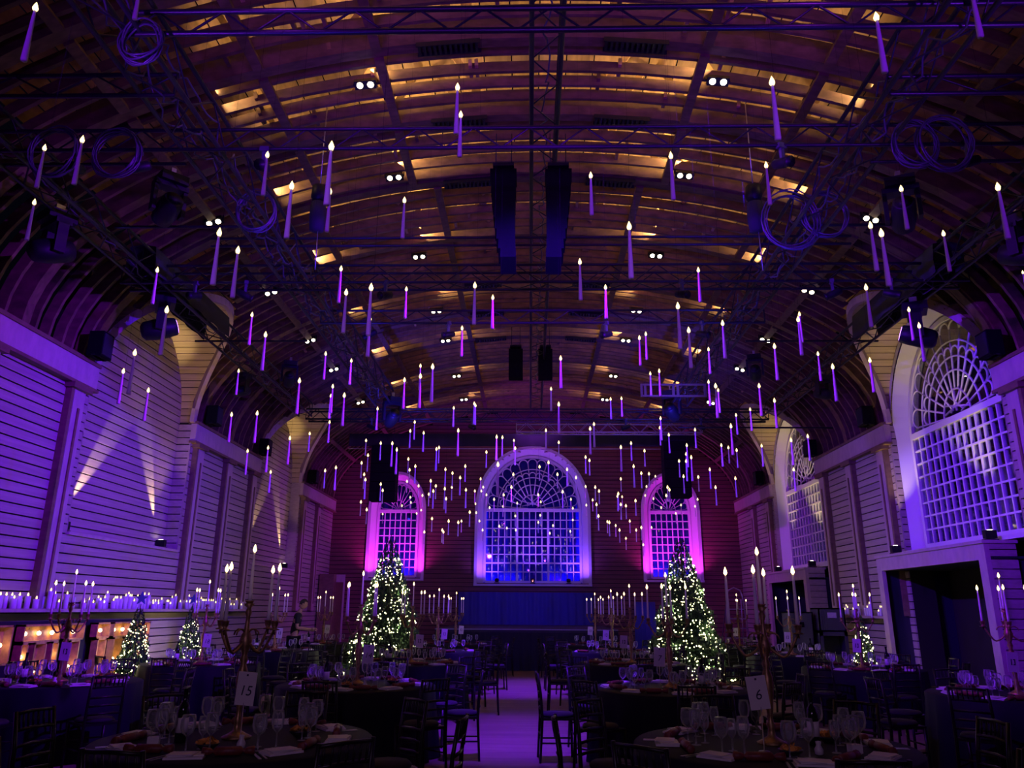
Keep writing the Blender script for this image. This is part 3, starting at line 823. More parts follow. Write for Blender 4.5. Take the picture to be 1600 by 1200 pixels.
for lab, u, v, Y, w, h in (('black chain hoist with a hanging bag on the left', 497, 330, 9.6, .22, .55), ('black chain hoist with a hanging bag on the right', 1180, 330, 9.6, .22, .55)):
    p = at(u, v, Y=Y); t = thing('chain_hoist', lab, 'hoist', p)
    MB().lathe([(.03, .42), (.11, .38), (.12, .22), (.08, .14)], 10).build('motor', MT['black'], t)
    MB().lathe([(.02, -.32), (.10, -.30), (.12, -.1), (.11, .12), (.04, .14)], 10).build('chain_bag', MT['dark'], t)
    MB().tube([(0, 0, .4), (0, 0, 1.9)], .008, 5).build('chain', MT['steel'], t)
    MB().tube([(.02, 0, -.3), (.03, 0, -.9)], .006, 5).build('loose_chain', MT['steel'], t)
# blue bracket frame on the right
bf = thing('bracket_frame', 'flat rectangular metal frame lit blue above the right speaker', 'frame', at(1052, 610, Y=16.4))
for z in (-.13, .13): blk('rail', UB['silver'], bf, (0, 0, z), (1.45, .05, .035))
for x in (-.70, -.62, .0, .10, .70): blk('stile', UB['silver'], bf, (x, 0, 0), (.05, .045, .26))
lamp('truss_glow', 'SPOT', (bf.location.x, 14.9, 5.6), 170, (.06, .03, 1.0), bf.location, spot=60, blend=1)
# coils of cable hung on the trusses
CB = [(85, 238, 7.2, .26, 'left of the nearest hanging candles'), (182, 240, 7.2, .25, 'beside the second left candle'), (1235, 345, 9.0, .34, 'glowing blue at the right inner truss'), (1290, 335, 9.0, .26, 'overlapping the right inner truss'), (1475, 225, 7.2, .28, 'under the second truss on the right'), (220, 65, 5.5, .17, 'at the left end of the nearest truss'), (400, 330, 8.8, .24, 'on the left inner truss'), (1430, 225, 7.2, .22, 'tangled at the right truss crossing')]
for u, v, Y, r, lab in CB:
    m = MB(); p = at(u, v, Y=Y)
    for k in range(6):
        rr = r*(1+rnd.uniform(-.12, .12)); ox, oy = rnd.uniform(-.02, .02), rnd.uniform(-.04, .04)
        m.tube([(ox+rr*math.cos(q*PI/10), oy+.03*math.sin(q*.6+k), rr*1.15*math.sin(q*PI/10)) for q in range(20)], .009, 5, closed=True)
    tag(m.build('cable_coil', MT['cable'], None, p), 'coil of black cable hung '+lab, 'cable')
# cables run along the inner trusses in loose swags
def swag(label, x, y0, y1, z, seed, r=.011):
    rd = random.Random(seed); pts = []; yy = y0
    while yy < y1:
        d = rd.uniform(.5, 1.1); sag = rd.uniform(.04, .28)
        for q in range(6):
            f = q/6; pts.append((x+rd.uniform(-.05, .05), yy+d*f, z-sag*4*f*(1-f)+rd.uniform(-.02, .02)))
        yy += d
    tag(MB().tube(pts, r, 5).build('cable_run', MT['cable'], None), label, 'cable')
for sx, nm in ((-1, 'left'), (1, 'right')):
    xx = -3.83 if sx < 0 else 3.57
    swag('loose cable swagged along the %s inner truss, inner side' % nm, xx-sx*.16, 4.2, 18.3, ZT+.30, 11+sx)
    swag('loose cable swagged along the %s inner truss, middle' % nm, xx, 4.0, 18.3, ZT+.20, 21+sx)
    swag('loose cable swagged along the %s inner truss, outer side' % nm, xx+sx*.16, 5.0, 17.6, ZT+.28, 31+sx)
    swag('loose cable swagged along the %s outer truss' % nm, sx*6.12, 7.0, 19.0, ZT+.22, 41+sx)
swag('loose cable swagged along the central ridge truss', .04, 5.0, 22.0, 7.95, 77)
# small profile lamps clamped along the trusses
pl_me = MB().lathe([(.03, -.14), (.055, -.12), (.06, .05), (.05, .10), (.066, .12)], 9, Euler((PI*.62, 0, 0)).to_matrix().to_4x4()).mesh('barrel', MT['black'])
cl_me = MB().box(-.02, .02, -.02, .02, .0, .20).box(-.05, .05, -.03, .03, .18, .24).mesh('clamp', MT['cable'])
PLP = [(-3.1, 7.36), (-5.2, 7.36), (-4.5, 7.36), (4.6, 7.36), (5.3, 7.36), (2.6, 7.36), (-2.4, 10.97), (-4.6, 10.97), (2.2, 10.97), (4.5, 10.97), (-5.4, 10.97), (5.4, 10.97), (-1.6, 12.75), (2.9, 12.75), (-3.0, 12.75), (1.2, 12.75), (-4.4, 19.92), (4.4, 19.92), (-1.7, 19.92), (2.4, 19.92)]
for k, (x, yy) in enumerate(PLP):
    rw = {7.36: 'second', 10.97: 'middle box', 12.75: 'ladder truss behind the middle', 19.92: 'far'}[yy]
    same = sorted(q[0] for q in PLP if q[1] == yy)
    t = thing('profile_lamp', 'small black lamp clamped under the %s truss, %s from the left' % (rw.replace(' truss', ''), ORD[same.index(x)]), 'stage light', (x, yy, ZT-.22), rnd.uniform(-2, 2), 'small lamps clamped to the trusses')
    put('barrel', pl_me, t); put('clamp', cl_me, t)
# twin flood lights on the vault
tf = thing('ceiling_flood', 'x', 'ceiling light', (0,0,0), 0, 'twin floods along the vault')
MB().box(-.15, .15, -.06, .06, .012, .09).build('housing', MT['black'], tf)
for x in (-.075, .075):
    MB().lathe([(0, .004), (.042, .004), (.045, .012)], 10, Matrix.Translation((x, 0, 0))).build('led', MT['spotw'], tf, fix=False)
MB().bar((-.16, 0, .05), (-.16, 0, .16), .02, .02).bar((.16, 0, .05), (.16, 0, .16), .02, .02).build('bracket', MT['black'], tf)
kids(tf); first = True
for sx, nm in ((-1, 'left'), (1, 'right')):
    for row, X, ys in (('inner', 2.46, (9.05, 11.45, 14.5, 17.55, 19.7, 23.0, 25.8)), ('outer', 5.42, (11.35, 14.3, 17.2, 19.5, 22.9))):
        for k, yy in enumerate(ys):
            lab = 'twin lamp ceiling flood, %s from the front in the %s %s row' % (ORD[k], nm, row)
            z = vz(X)-.14; rt = (-.5, sx*math.atan2(VB*VB*X, W*W*(vz(X)-Z0))*.6, 0)
            if first: tf.location = (sx*X, yy, z); tf.rotation_euler = rt; tf['label'] = lab; first = False
            else: dup(tf, (sx*X, yy, z), None, lab, None, rt)
# small warm uplighters on the ledges that draw the beams on the walls
ul = MB().box(-.10, .10, -.07, .07, 0, .03).box(-.09, .09, -.05, .05, .04, .17).mesh('ledge_uplighter', MT['black'])
UL = [(-7.69, 12.33, SILL, 'near end of the blind bay, left wall', (-7.82, 13.75, 5.0), 260), (-7.69, 15.75, SILL, 'far end of the blind bay, left wall', (-7.82, 14.65, 5.0), 260),
      (-7.69, 20.5, SILL, 'near end of the far blind bay, left wall', (-7.82, 21.9, 5.0), 240), (-7.69, 23.95, SILL, 'far end of the far blind bay, left wall', (-7.82, 22.85, 5.0), 240),
      (7.30, 12.75, 2.72, 'near end of the near right porch', (7.85, 14.6, 6.4), 120), (7.22, 15.9, 2.72, 'far end of the near right porch', (7.75, 15.9, 6.2), 120),
      (7.30, 20.9, 2.72, 'near end of the far right porch', (7.85, 22.4, 6.4), 150), (7.28, 23.7, 2.72, 'far end of the far right porch', (7.80, 23.6, 6.2), 150)]
led = MB().lathe([(0, .001), (.045, 0)], 8).mesh('uplighter_led', MT['spotw'])
for (x, yy, z, lab, aim, e), sp in zip(UL, (.06, .8, .06, .5, .08, .10, .08, .12)):
    t = thing('ledge_uplighter', 'small warm floodlight on the '+lab, 'uplighter', (x, yy, z)); put('housing', ul, t)
    put('led', led, t, (0, -.02, .176))
    lamp('uplight_beam', 'SPOT', (x, yy, z+.19), e*(2.6 if x < 0 else 1.3), WARMW, aim, size=.01, spot=18 if x < 0 else 40, blend=.75)
    lamp('uplight_spill', 'SPOT', (x*.975, yy-.25*(1 if aim[1] < yy else -1), z+.2), e*sp*.85, WARM, (x*.93, yy+(aim[1]-yy)*.12, 7.2), size=.01, spot=54, blend=1)
# ------------------------------------------------------------------ hanging candles: flame u, v and foot v as measured
HC = [(56,10,95),(221,-32,30),(70,230,293),(129,217,288),(54,315,375),(418,241,305),(456,289,372),(518,227,320),(516,298,362),(343,362,445),(372,390,465),
(715,135,209),(720,178,245),(632,312,372),(923,273,336),(1048,242,312),(983,352,435),(1369,25,113),(1516,-24,58),(1206,126,219),(1197,257,320),(1408,294,358),(1559,291,373),(1360,351,423),(1377,363,447),(1474,364,424),
(246,421,475),(261,483,555),(211,550,616),(193,579,631),(232,609,658),(394,491,539),(415,522,579),(373,579,617),(362,647,691),(402,645,692),(387,704,742),(419,699,738),(423,737,770),(453,684,726),(484,677,706),(509,552,593),(468,594,647),(520,603,645),(517,618,654),(538,617,666),(515,659,692),(508,735,763),(525,730,766),(533,419,473),(541,456,520),
(580,448,524),(578,497,557),(635,451,497),(549,563,601),(632,593,639),(657,571,609),(657,587,638),(676,572,629),(590,638,672),(648,659,687),(641,673,700),(662,676,706),(572,688,712),(595,692,719),(613,692,729),(620,702,741),
(575,711,737),(565,723,747),(569,741,764),(571,749,780),(564,784,806),(573,796,819),(595,756,783),(598,766,787),(638,717,739),(640,734,754),(649,728,756),(636,752,770),(654,759,778),(660,774,792),(641,777,794),(642,785,801),(628,790,806),(658,797,812),(651,802,817),(598,803,818),(663,831,850),(675,810,831),(670,772,791),(673,751,778),(677,767,795),(681,759,780),(682,701,736),(686,699,724),(716,672,713),(696,733,760),(707,739,760),(706,761,782),(695,763,796),(697,779,802),(719,746,774),(727,728,753),(728,765,794),(742,767,786),(743,787,802),(734,800,823),(744,801,818),(749,814,831),(751,748,766),(755,761,778),(752,767,784),(760,773,790),(760,706,731),(776,682,720),(785,683,713),(803,688,706),(805,700,727),(778,725,775),(802,741,762),(799,761,785),(787,773,792),(772,780,799),(765,793,810),(786,791,808),(808,786,803),(805,806,823),(780,822,840),(792,825,841),(806,828,845),(754,828,845),(701,814,836),(691,828,848),(693,831,850),(716,816,838),(721,814,832),
(853,672,704),(873,691,712),(922,669,710),(928,662,699),(915,714,740),(921,719,743),(970,698,737),(986,692,720),(1007,704,729),(990,728,762),(1002,739,763),(1014,740,761),(1024,744,760),(970,748,768),(1010,760,776),(1008,774,790),(930,761,782),(936,767,788),(926,781,799),(932,788,811),(935,806,829),(966,771,797),(965,775,799),(972,776,793),(970,788,812),(978,790,811),(993,782,806),(949,815,833),(952,816,838),(962,821,839),(968,828,848),(984,814,833),(978,841,859),(994,828,847),(1002,824,844),(1005,851,868),(843,729,751),(857,722,753),(871,741,763),(886,733,760),(900,746,768),(915,760,778),(879,768,794),(892,780,797),(895,794,811),(895,812,829),(841,773,792),(845,784,800),(844,805,822),(841,816,833),(864,821,838),(891,830,847),(859,833,850),(916,789,806),(1018,824,840),(1056,802,818),(1021,779,795),(1033,793,809),(1064,789,805),(1043,761,783),(1046,765,787),(1041,774,795),(1032,653,688),(1031,668,696),(1045,679,708),(1061,720,746),(1068,744,771),(1073,695,730),(1072,709,738),(1072,720,752),(1080,714,752),(1086,671,700),(1091,745,768),(1090,780,797),(1086,791,807),
(1107,545,584),(1210,540,594),(1278,552,595),(1016,583,618),(1030,579,619),(1107,596,634),(1118,602,653),(1122,609,645),(1186,602,650),(1210,625,669),(1172,639,673),(1150,648,679),(1142,665,711),(1127,695,729),(1138,699,724),(1151,703,731),(1190,696,729),(1236,687,727),(1262,681,720),(1240,733,768),(1149,747,777),(1109,733,764),(1118,761,790),
(1091,421,472),(1059,477,545),(1076,515,575),(1129,504,560),(1249,490,535),(1247,498,555),(1353,448,511),(1420,483,532),(1436,508,565),(1301,572,627),(1359,562,613),(1598,425,455),(1009,521,562),(999,527,571),(742,445,507),(770,464,514),(906,408,469),(946,448,498),(722,512,557),(876,559,607),(861,607,642),(873,631,677),(954,623,655),(971,622,651),(741,630,663),(743,633,664),(709,637,667)]
CL = 0.33
cbody = MB().lathe([(.0155, -CL), (.0160, -CL+.01), (.0125, -CL*.6), (.0085, -.06), (.0060, -.022), (.002, -.02)], 10).mesh('hanging_candle', MT['wax'])
fl_me = MB().lathe([(.0, -.026), (.0125, -.008), (.0145, .004), (.009, .020), (.0, .040)], 7).mesh('flame', MT['flame'])
st_me = MB().tube([(0, 0, 0), (0, 0, 1)], .0007, 3, caps=False).mesh('string', MT['string'])
recs = []
for u, v, vb in HC:
    ln = max(14, vb-v)
    # vertical candle: solve the depth at which a 0.33 m taper spans that many pixels
    d = ray(u, v); t = CL*FPX/ln*(CU.z+0*d.z)
    # correct for foreshortening of the vertical direction
    p = CAM+d*t
    for _ in range(3):
        q = p-Vector((0, 0, CL)); r2 = q-CAM
        vv = 600-FPX*(r2.dot(CU)/r2.dot(CF)); L2 = vv-v
        t *= L2/ln; p = CAM+d*t
    if p.y > 26.5: p = CAM+d*(26.5/d.y)
    if p.z > 6.25: p = CAM+d*((6.25-1.6)/d.z)
    recs.append([u, v, ln, p])
def zone(u, v):
    if u < 560: return 'before the left wall'
    if u < 664: return 'before the left end window'
    if u < 745: return 'between the left and centre windows'
    if u < 921: return 'before the wide centre window' if v > 700 else 'before the black pelmet'
    if u < 1007: return 'between the centre and right windows'
    if u < 1096: return 'before the right end window'
    return 'before the right wall'
TIERS = ((66, 999, 'among the longest ones nearest overhead'), (52, 66, 'in the second tier of size'), (43, 52, 'in the third tier of size'), (35, 43, 'in the fourth tier of size'))
def tier(r): return next((n for lo, hi, n in TIERS if lo <= r[2] < hi), None)
def candle_label(i):
    r = recs[i]; t = tier(r)
    if t:
        k = sorted((q[0], q[1]) for q in recs if tier(q) == t).index((r[0], r[1]))
        return 'hanging taper candle, %s from the left %s' % (ORD[k] if k < 40 else 'last', t), 'hanging candles '+t
    z = zone(r[0], r[1])
    k = sorted((q[0], q[1]) for q in recs if not tier(q) and zone(q[0], q[1]) == z).index((r[0], r[1]))
    return 'small far hanging candle, %s from the left %s' % (ORD[k], z), 'far candles '+z
for i, (u, v, ln, p) in enumerate(recs):
    lab, grp = candle_label(i)
    o = tag(put('hanging_candle', cbody, None, p), lab, 'candle', grp)
    k = max(1.0, min(1.7, p.y/11))
    put('flame', fl_me, o, (0, 0, -.012), None, (k, k, k**.7))
    top = 6.5 if p.z < 6.3 else 7.0
    put('string', st_me, o, (.012, 0, -.05), None, (1, 1, top-p.z+.05))

# ------------------------------------------------------------------ pillar candles on the wall shelves
pc = [MB().lathe([(.034, 0), (.036, .004), (.036, h), (.030, h+.004), (.012, h-.004)], 10).mesh('pillar_candle', MT['wax']) for h in (.09, .13, .17, .21, .25)]
pf = MB().lathe([(0, 0), (.011, .012), (.008, .028), (0, .046)], 7).mesh('flame', MT['flame3'])
PN = {}
def pillar(x, y, z, lab, zn):
    n_ = PN[zn] = PN.get(zn, -1)+1; lab = lab % (ORD[n_] if n_ < 40 else 'last')+zn; grp = 'pillar candles '+zn
    k = rnd.choice((0, 1, 1, 2, 2, 3, 4)); h = (.09, .13, .17, .21, .25)[k]
    s = rnd.uniform(.85, 1.25)
    o = tag(put('pillar_candle', pc[k], None, (x, y, z), None, (s, s, 1)), lab, 'candle', grp)
    put('flame', pf, o, (0, 0, h), None, (1/s*1.15, 1/s*1.15, 1.15))
y = 9.3
while y < 20.2:
    far = y > 16.1
    for dx in ((.07, .18) if rnd.random() < .55 else (rnd.choice((.08, .17)),)):
        if y < 12.1: z = 'before the near boarded pier'
        elif y < 16.1: z = 'below the blind bay'
        else: z = 'along the far left pier'
        pillar(-W+dx, y+rnd.uniform(-.02, .02), 1.57, 'white pillar candle, %s along the left shelf ', z)
    y += rnd.uniform(.11, .19)
y = 17.0
while y < 19.4:
    pillar(W-rnd.choice((.08, .18)), y, 1.525, 'white pillar candle, %s along the right shelf ', 'beyond the porch'); y += rnd.uniform(.12, .2)
y = 10.9
while y < 11.9:
    pillar(W-rnd.choice((.08, .18)), y, 1.525, 'white pillar candle, %s along the right shelf ', 'this side of the porch'); y += rnd.uniform(.12, .2)

# ------------------------------------------------------------------ tables
TAB = {  # x, y, label, rank, card
 'A': (-2.12, 5.55, 'front left aisle table', 0, '15'), 'B': (1.45, 5.55, 'front right aisle table', 0, '6'),
 'G': (-2.15, 9.42, 'second left aisle table', 1, '14'), 'K': (1.45, 9.35, 'second right aisle table', 1, '7'),
 'C': (-5.66, 9.45, 'near left wall table', 1, ''), 'R': (5.1, 8.95, 'near right wall table', 1, ''),
 'H': (-2.1, 13.25, 'third left aisle table', 2, ''), 'L': (1.55, 13.6, 'third right aisle table', 2, ''),
 'D': (-5.36, 12.75, 'second left wall table', 2, '18'), 'Q': (5.05, 12.85, 'second right wall table', 2, ''),
 'I': (-2.1, 17.0, 'fourth left aisle table', 3, ''), 'M': (1.59, 17.1, 'fourth right aisle table', 3, ''),
 'E': (-5.5, 16.8, 'third left wall table', 3, ''), 'O': (5.19, 16.6, 'third right wall table', 3, ''),
 'J': (-2.05, 20.5, 'last left aisle table', 3, ''), 'N': (1.52, 20.5, 'last right aisle table', 3, ''),
 'F': (-5.4, 20.3, 'last left wall table', 3, ''), 'P': (5.15, 20.5, 'last right wall table', 3, '')}
TZ = .76
def cloth_mesh():
    m = MB(); vs = [(0, 0, TZ)]; fs = []; N = 72
    for j, (r, z, a) in enumerate(((.5, TZ, 0), (.89, TZ, 0), (.905, TZ-.012, 0), (.915, .5, .018), (.93, .25, .03), (.945, .012, .04))):
        for k in range(N):
            t = 2*PI*k/N; rr = r+a*math.sin(k*PI/2)+a*.4*math.sin(k*.7)
            vs.append((rr*math.cos(t), rr*math.sin(t), z))
    for k in range(N): fs.append((0, 1+k, 1+(k+1) % N))
    for j in range(5):
        for k in range(N): fs.append((1+j*N+k, 1+(j+1)*N+k, 1+(j+1)*N+(k+1) % N, 1+j*N+(k+1) % N))
    return m.add(vs, fs, True).mesh('tablecloth', MT['cloth'])
CLO = cloth_mesh()
TOP = MB().lathe([(.0, TZ-.035), (.86, TZ-.035), (.87, TZ-.012), (.86, TZ-.006), (0, TZ-.006)], 36, None, False).mesh('table_top', MT['brown'])
TLG = MB().tube([(0, 0, 0), (0, 0, TZ-.03)], .022, 6).mesh('leg', MT['steel'])
# wine glasses: large and small
def glass_me(n, s, hb, rb):
    return MB().lathe([(.034*s, 0), (.034*s, .003), (.006, .008), (.0042, .03), (.0042, .085*s), (.012, .095*s), (rb*.8, .115*s), (rb, .115*s+hb*.35), (rb*.96, .115*s+hb*.7), (rb*.82, .115*s+hb)], 14).mesh(n, MT['glass'])
GL = [glass_me('wine_glass', 1.0, .105, .040), glass_me('wine_glass', .85, .09, .033), glass_me('water_glass', .95, .10, .045)]
bot = MB().lathe([(.036, 0), (.038, .006), (.038, .19), (.030, .225), (.0145, .25), (.0145, .315), (.016, .317), (.016, .327), (0, .327)], 12).mesh('wine_bottle', MT['bottle'])
blab = MB().lathe([(.0386, .06), (.0386, .15)], 12).mesh('label', MT['paper'])
# napkin with folded menu
def menu_me():
    m = MB().box(-.11, .11, -.075, .075, 0, .012)
    m.box(-.095, .105, -.06, .07, .013, .020, Euler((0, 0, .12)).to_matrix().to_4x4())
    m.box(-.09, .06, -.07, .05, .021, .026, Euler((0, 0, -.10)).to_matrix().to_4x4())
    return m.mesh('napkin', MT['paper'])
MEN = menu_me()
def cracker_me():
    rm = Euler((0, PI/2, 0)).to_matrix().to_4x4()
    pr = [(.018, -.15), (.027, -.145), (.020, -.10), (.008, -.085), (.026, -.07), (.026, .07), (.008, .085), (.020, .10), (.027, .145), (.018, .15)]
    return MB().lathe(pr, 10, rm).mesh('christmas_cracker', MT['red'])
CRK = cracker_me()
KNF = MB().box(-.10, .10, -.009, .009, 0, .003).box(-.10, .10, .03, .042, 0, .003).mesh('cutlery', MT['steel'])
def candelabra_src():
    t = thing('candelabra', 'x', 'candelabra', (0,0,0), 0, 'gold candelabra on the tables')
    MB().lathe([(.095, 0), (.10, .012), (.06, .03), (.028, .05), (.022, .09), (.030, .12), (.020, .14), (.017, .17), (.040, .36), (.036, .42), (.018, .47), (.030, .50), (.018, .53), (.034, .58), (.046, .62), (.034, .66), (.020, .69), (.014, .78), (.024, .81), (.014, .84), (.040, .87)], 14).build('stem', MT['gold'], t)
    for k in range(4):
        a = PI/4+k*PI/2+.35; c, s = math.cos(a), math.sin(a)
        pts = []
        for q in range(11):
            f = q/10; r = .02+.205*f; z = .62-.075*math.sin(f*PI*.9)*(1 if f < .95 else 1)+(.10*max(0, f-.55)/.45)**1.0
            pts.append((r*c, r*s, z))
        pts += [(.228*c, .228*s, .67+.0), (.228*c, .228*s, .70)]
        m = MB().tube(pts, .0095, 6)
        m.tube([((.06+.045*math.cos(q*PI/5))*c, (.06+.045*math.cos(q*PI/5))*s, .66+.04*math.sin(q*PI/5)) for q in range(8)], .006, 5)
        m.build('arm', MT['gold'], t)
        MB().lathe([(.034, 0), (.036, .006), (.014, .012), (.022, .03), (.026, .055), (.030, .062)], 10, Matrix.Translation((.228*c, .228*s, .695))).build('candle_cup', MT['gold'], t)
    MB().lathe([(.016, 0), (.026, .03), (.036, .04)], 10, Matrix.Translation((0, 0, .85))).build('candle_cup', MT['gold'], t)
    kids(t); return t
CSRC = candelabra_src()
CUPS = [(0, 0, .885)]+[(.228*math.cos(PI/4+k*PI/2+.35), .228*math.sin(PI/4+k*PI/2+.35), .75) for k in range(4)]
tap = MB().lathe([(.0135, 0), (.0130, .05), (.0085, .30), (.006, .335), (.002, .338)], 9).mesh('taper_candle', MT['wax'])
tfl = MB().lathe([(0, -.006), (.0105, .010), (.008, .026), (0, .046)], 7).mesh('flame', MT['flame2'])
# chairs: chiavari, nearer ones with every spindle
def chair_src(full):
    t = thing('banquet_chair', 'x', 'chair', (0,0,0))
    MB().box(-.19, .19, -.19, .19, .43, .455).build('seat', MT['chair'], t)
    MB().lathe([(.0, .455), (.185, .455), (.19, .475), (.17, .495), (0, .50)], 12).build('cushion', MT['cush'], t)
    for sx in (-1, 1):
        MB().tube([(sx*.185, -.18, 0), (sx*.18, -.175, .44)], [.014, .017], 6).build('leg', MT['chair'], t)
        MB().tube([(sx*.185, .21, 0), (sx*.175, .185, .44), (sx*.172, .20, .70), (sx*.17, .235, .92)], [.014, .017, .015, .014], 6).build('leg', MT['chair'], t)
    if full:
        for z, yy in ((.905, .232), (.80, .214), (.70, .20), (.62, .194), (.54, .19)):
            MB().tube([(-.17, yy, z), (0, yy+.018, z+.006), (.17, yy, z)], .0115, 6).build('back_rail', MT['chair'], t)
        for k in range(7):
            x = -.135+.045*k; e = .018*(1-(x/.17)**2)
            MB().tube([(x, .214+e, .80), (x, .223+e, .85), (x, .232+e, .905)], [.006, .009, .006], 5).build('spindle', MT['chair'], t)
        for sx in (-1, 1): MB().tube([(sx*.183, -.177, .2), (sx*.18, .2, .2)], .009, 5).build('stretcher', MT['chair'], t)
        MB().tube([(-.183, -.177, .27), (.183, -.177, .27)], .009, 5).build('stretcher', MT['chair'], t)
        MB().tube([(-.18, .2, .27), (.18, .2, .27)], .009, 5).build('stretcher', MT['chair'], t)
    else:
        m = MB()
        for z, yy in ((.905, .232), (.80, .214), (.70, .20), (.62, .194), (.54, .19)): m.tube([(-.17, yy, z), (0, yy+.018, z+.006), (.17, yy, z)], .0115, 5)
        for k in range(7):
            x = -.135+.045*k; e = .018*(1-(x/.17)**2); m.tube([(x, .214+e, .80), (x, .232+e, .905)], .007, 4)
        m.build('backrest', MT['chair'], t)
        MB().tube([(-.183, -.177, .27), (.183, -.177, .27)], .009, 5).tube([(-.18, .2, .27), (.18, .2, .27)], .009, 5).build('stretchers', MT['chair'], t)
    kids(t); return t
CH_FULL, CH_LITE = chair_src(True), chair_src(False)
used = set()
def place(src, loc, rz, label, group=None):
    if src.name not in used:
        used.add(src.name); src.location = loc; src.rotation_euler = (0, 0, rz); src['label'] = label
        if group: src['group'] = group
        return src
    return dup(src, loc, rz, label, group)
cardm = MB().box(-.062, .062, -.0015, .0015, 0, .20).mesh('card', MT['paper'])
stand = MB().lathe([(.035, 0), (.035, .006), (.004, .010), (.003, .26), (0, .26)], 8).mesh('card_stand', MT['steel'])
def number(body, parent, size=.085):
    c = bpy.data.curves.new('number', 'FONT'); c.body = body; c.size = size; c.align_x = 'CENTER'; c.extrude = .0004; c.shear = .15
    c.materials.append(MT['ink'])
    tmp = bpy.data.objects.new('number_text', c); me = bpy.data.meshes.new_from_object(tmp); bpy.data.objects.remove(tmp)
    o = bpy.data.objects.new('number', me); COL.objects.link(o); o.parent = parent
    o.location = (0, -.0026, .21); o.rotation_euler = (PI/2, 0, 0); return o
SIDES = 'near', 'near aisle', 'aisle', 'far aisle', 'far', 'far wall', 'wall', 'near wall'
for key, (x, y, nm, rank, card) in TAB.items():
    side = 1 if x < 0 else -1
    t = thing('round_table', 'round table under a floor length navy cloth, '+nm, 'table', (x, y, 0), 0, 'round banquet tables')
    put('table_top', TOP, t)
    for k in range(4): put('leg', TLG, t, (.6*math.cos(PI/4+k*PI/2), .6*math.sin(PI/4+k*PI/2), 0))
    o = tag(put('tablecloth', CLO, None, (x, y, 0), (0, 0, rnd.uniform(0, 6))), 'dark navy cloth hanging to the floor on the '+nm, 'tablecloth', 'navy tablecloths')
    nset = 8
    ph = rnd.uniform(-.1, .1)
    cs = place(CSRC, (x, y, TZ), rnd.uniform(-.15, .15)+(.15 if key == 'A' else 0), 'five branched gold candelabra in the middle of the '+nm)
    a0 = cs.rotation_euler.z
    for k, (cx, cy, cz) in enumerate(CUPS):
        px, py = x+cx*math.cos(a0)-cy*math.sin(a0), y+cx*math.sin(a0)+cy*math.cos(a0)
        lean = (0, 0, 0)
        o = tag(put('taper_candle', tap, None, (px, py, TZ+cz), lean), ('lit taper candle in the raised centre cup on the ' if k == 0 else 'lit taper candle in the %s side cup of the candelabra, ' % ('', 'far', 'left', 'near', 'right')[k])+nm, 'candle', 'candelabra tapers on the '+nm)
        put('flame', tfl, o, (0, 0, .338), None, (1.25, 1.25, 1.25))
    for k in range(nset):
        a = -PI/2+ph+side*k*2*PI/nset; ca, sa = math.cos(a), math.sin(a)
        # chair (k=0 is the side towards the viewer, counting towards the aisle)
        if rank < 3 or k in (0, 1, 2, 3, 6, 7):
            rr = 1.22+rnd.uniform(-.03, .08); full = rank == 0 or (rank == 1 and k in (0, 1, 2, 7))
            if all(math.hypot(x+rr*ca-tx, y+rr*sa-ty) > tr+.42 for tx, ty, tr in ((-3.5, 18.7, .95), (3.45, 18.7, .95), (-6.6, 13.06, .36), (6.35, 15.9, .3), (-5.86, 19.35, .2))):
                place(CH_FULL if full else CH_LITE, (x+rr*ca, y+rr*sa, 0), a-PI/2+PI*0+rnd.uniform(-.12, .12), 'black spindle back chair at the %s side of the %s' % (SIDES[k], nm), 'black chairs round the '+nm)
        if rank < 2 or k % 2 == 0 or (rank == 2):
            tag(put('napkin', MEN, None, (x+.70*ca, y+.70*sa, TZ+.001), (0, 0, a+PI/2+rnd.uniform(-.3, .3))), 'folded white napkin with menu at the %s setting of the %s' % (SIDES[k], nm), 'napkin', 'napkins on the '+nm)
            b = a+.34
            tag(put('christmas_cracker', CRK, None, (x+.66*math.cos(b), y+.66*math.sin(b), TZ+.027), (0, 0, b+PI/2+rnd.uniform(-.5, .5))), 'dark red party cracker at the %s setting of the %s' % (SIDES[k], nm), 'cracker', 'crackers on the '+nm)
        gs = ((.50, .10, 0), (.44, -.08, 1), (.55, -.12, 2)) if rank < 2 else (((.50, .1, 0), (.47, -.1, 1)) if rank == 2 else ((.52, .05, 0),) if k not in (1, 5) else ((.52, .05, 0), (.45, -.1, 1)))
        for r0, da, ty in gs:
            b = a+da+rnd.uniform(-.05, .05); r1 = r0+rnd.uniform(-.03, .03)
            tag(put('water_glass' if ty == 2 else 'wine_glass', GL[ty], None, (x+r1*math.cos(b), y+r1*math.sin(b), TZ+.001)), ('round bowled stem glass', 'smaller stem glass', 'wide stem glass')[ty]+' at the %s setting of the %s' % (SIDES[k], nm), 'glass', ('round', 'smaller', 'wide')[ty]+' glasses on the '+nm)
        if rank == 0:
            b = a-.22
            tag(put('cutlery', KNF, None, (x+.74*math.cos(b), y+.74*math.sin(b), TZ+.001), (0, 0, b)), 'knife and fork beside the %s setting of the %s' % (SIDES[k], nm), 'cutlery', 'cutlery on the '+nm)
    # bottle, number card, cruet and snack bowls
    bx, by = (x+.32*side*-1 if key != 'A' else x-.30, y-.18)
    if key == 'B': bx, by = x+.26, y-.05
    o = tag(put('wine_bottle', bot, None, (bx, by, TZ+.001)), 'dark wine bottle with pale label on the '+nm, 'bottle'); put('label', blab, o)
    cx, cy = {'A': (-1.97, 5.2), 'B': (1.31, 5.25)}.get(key, (x+.16*side, y-.26))
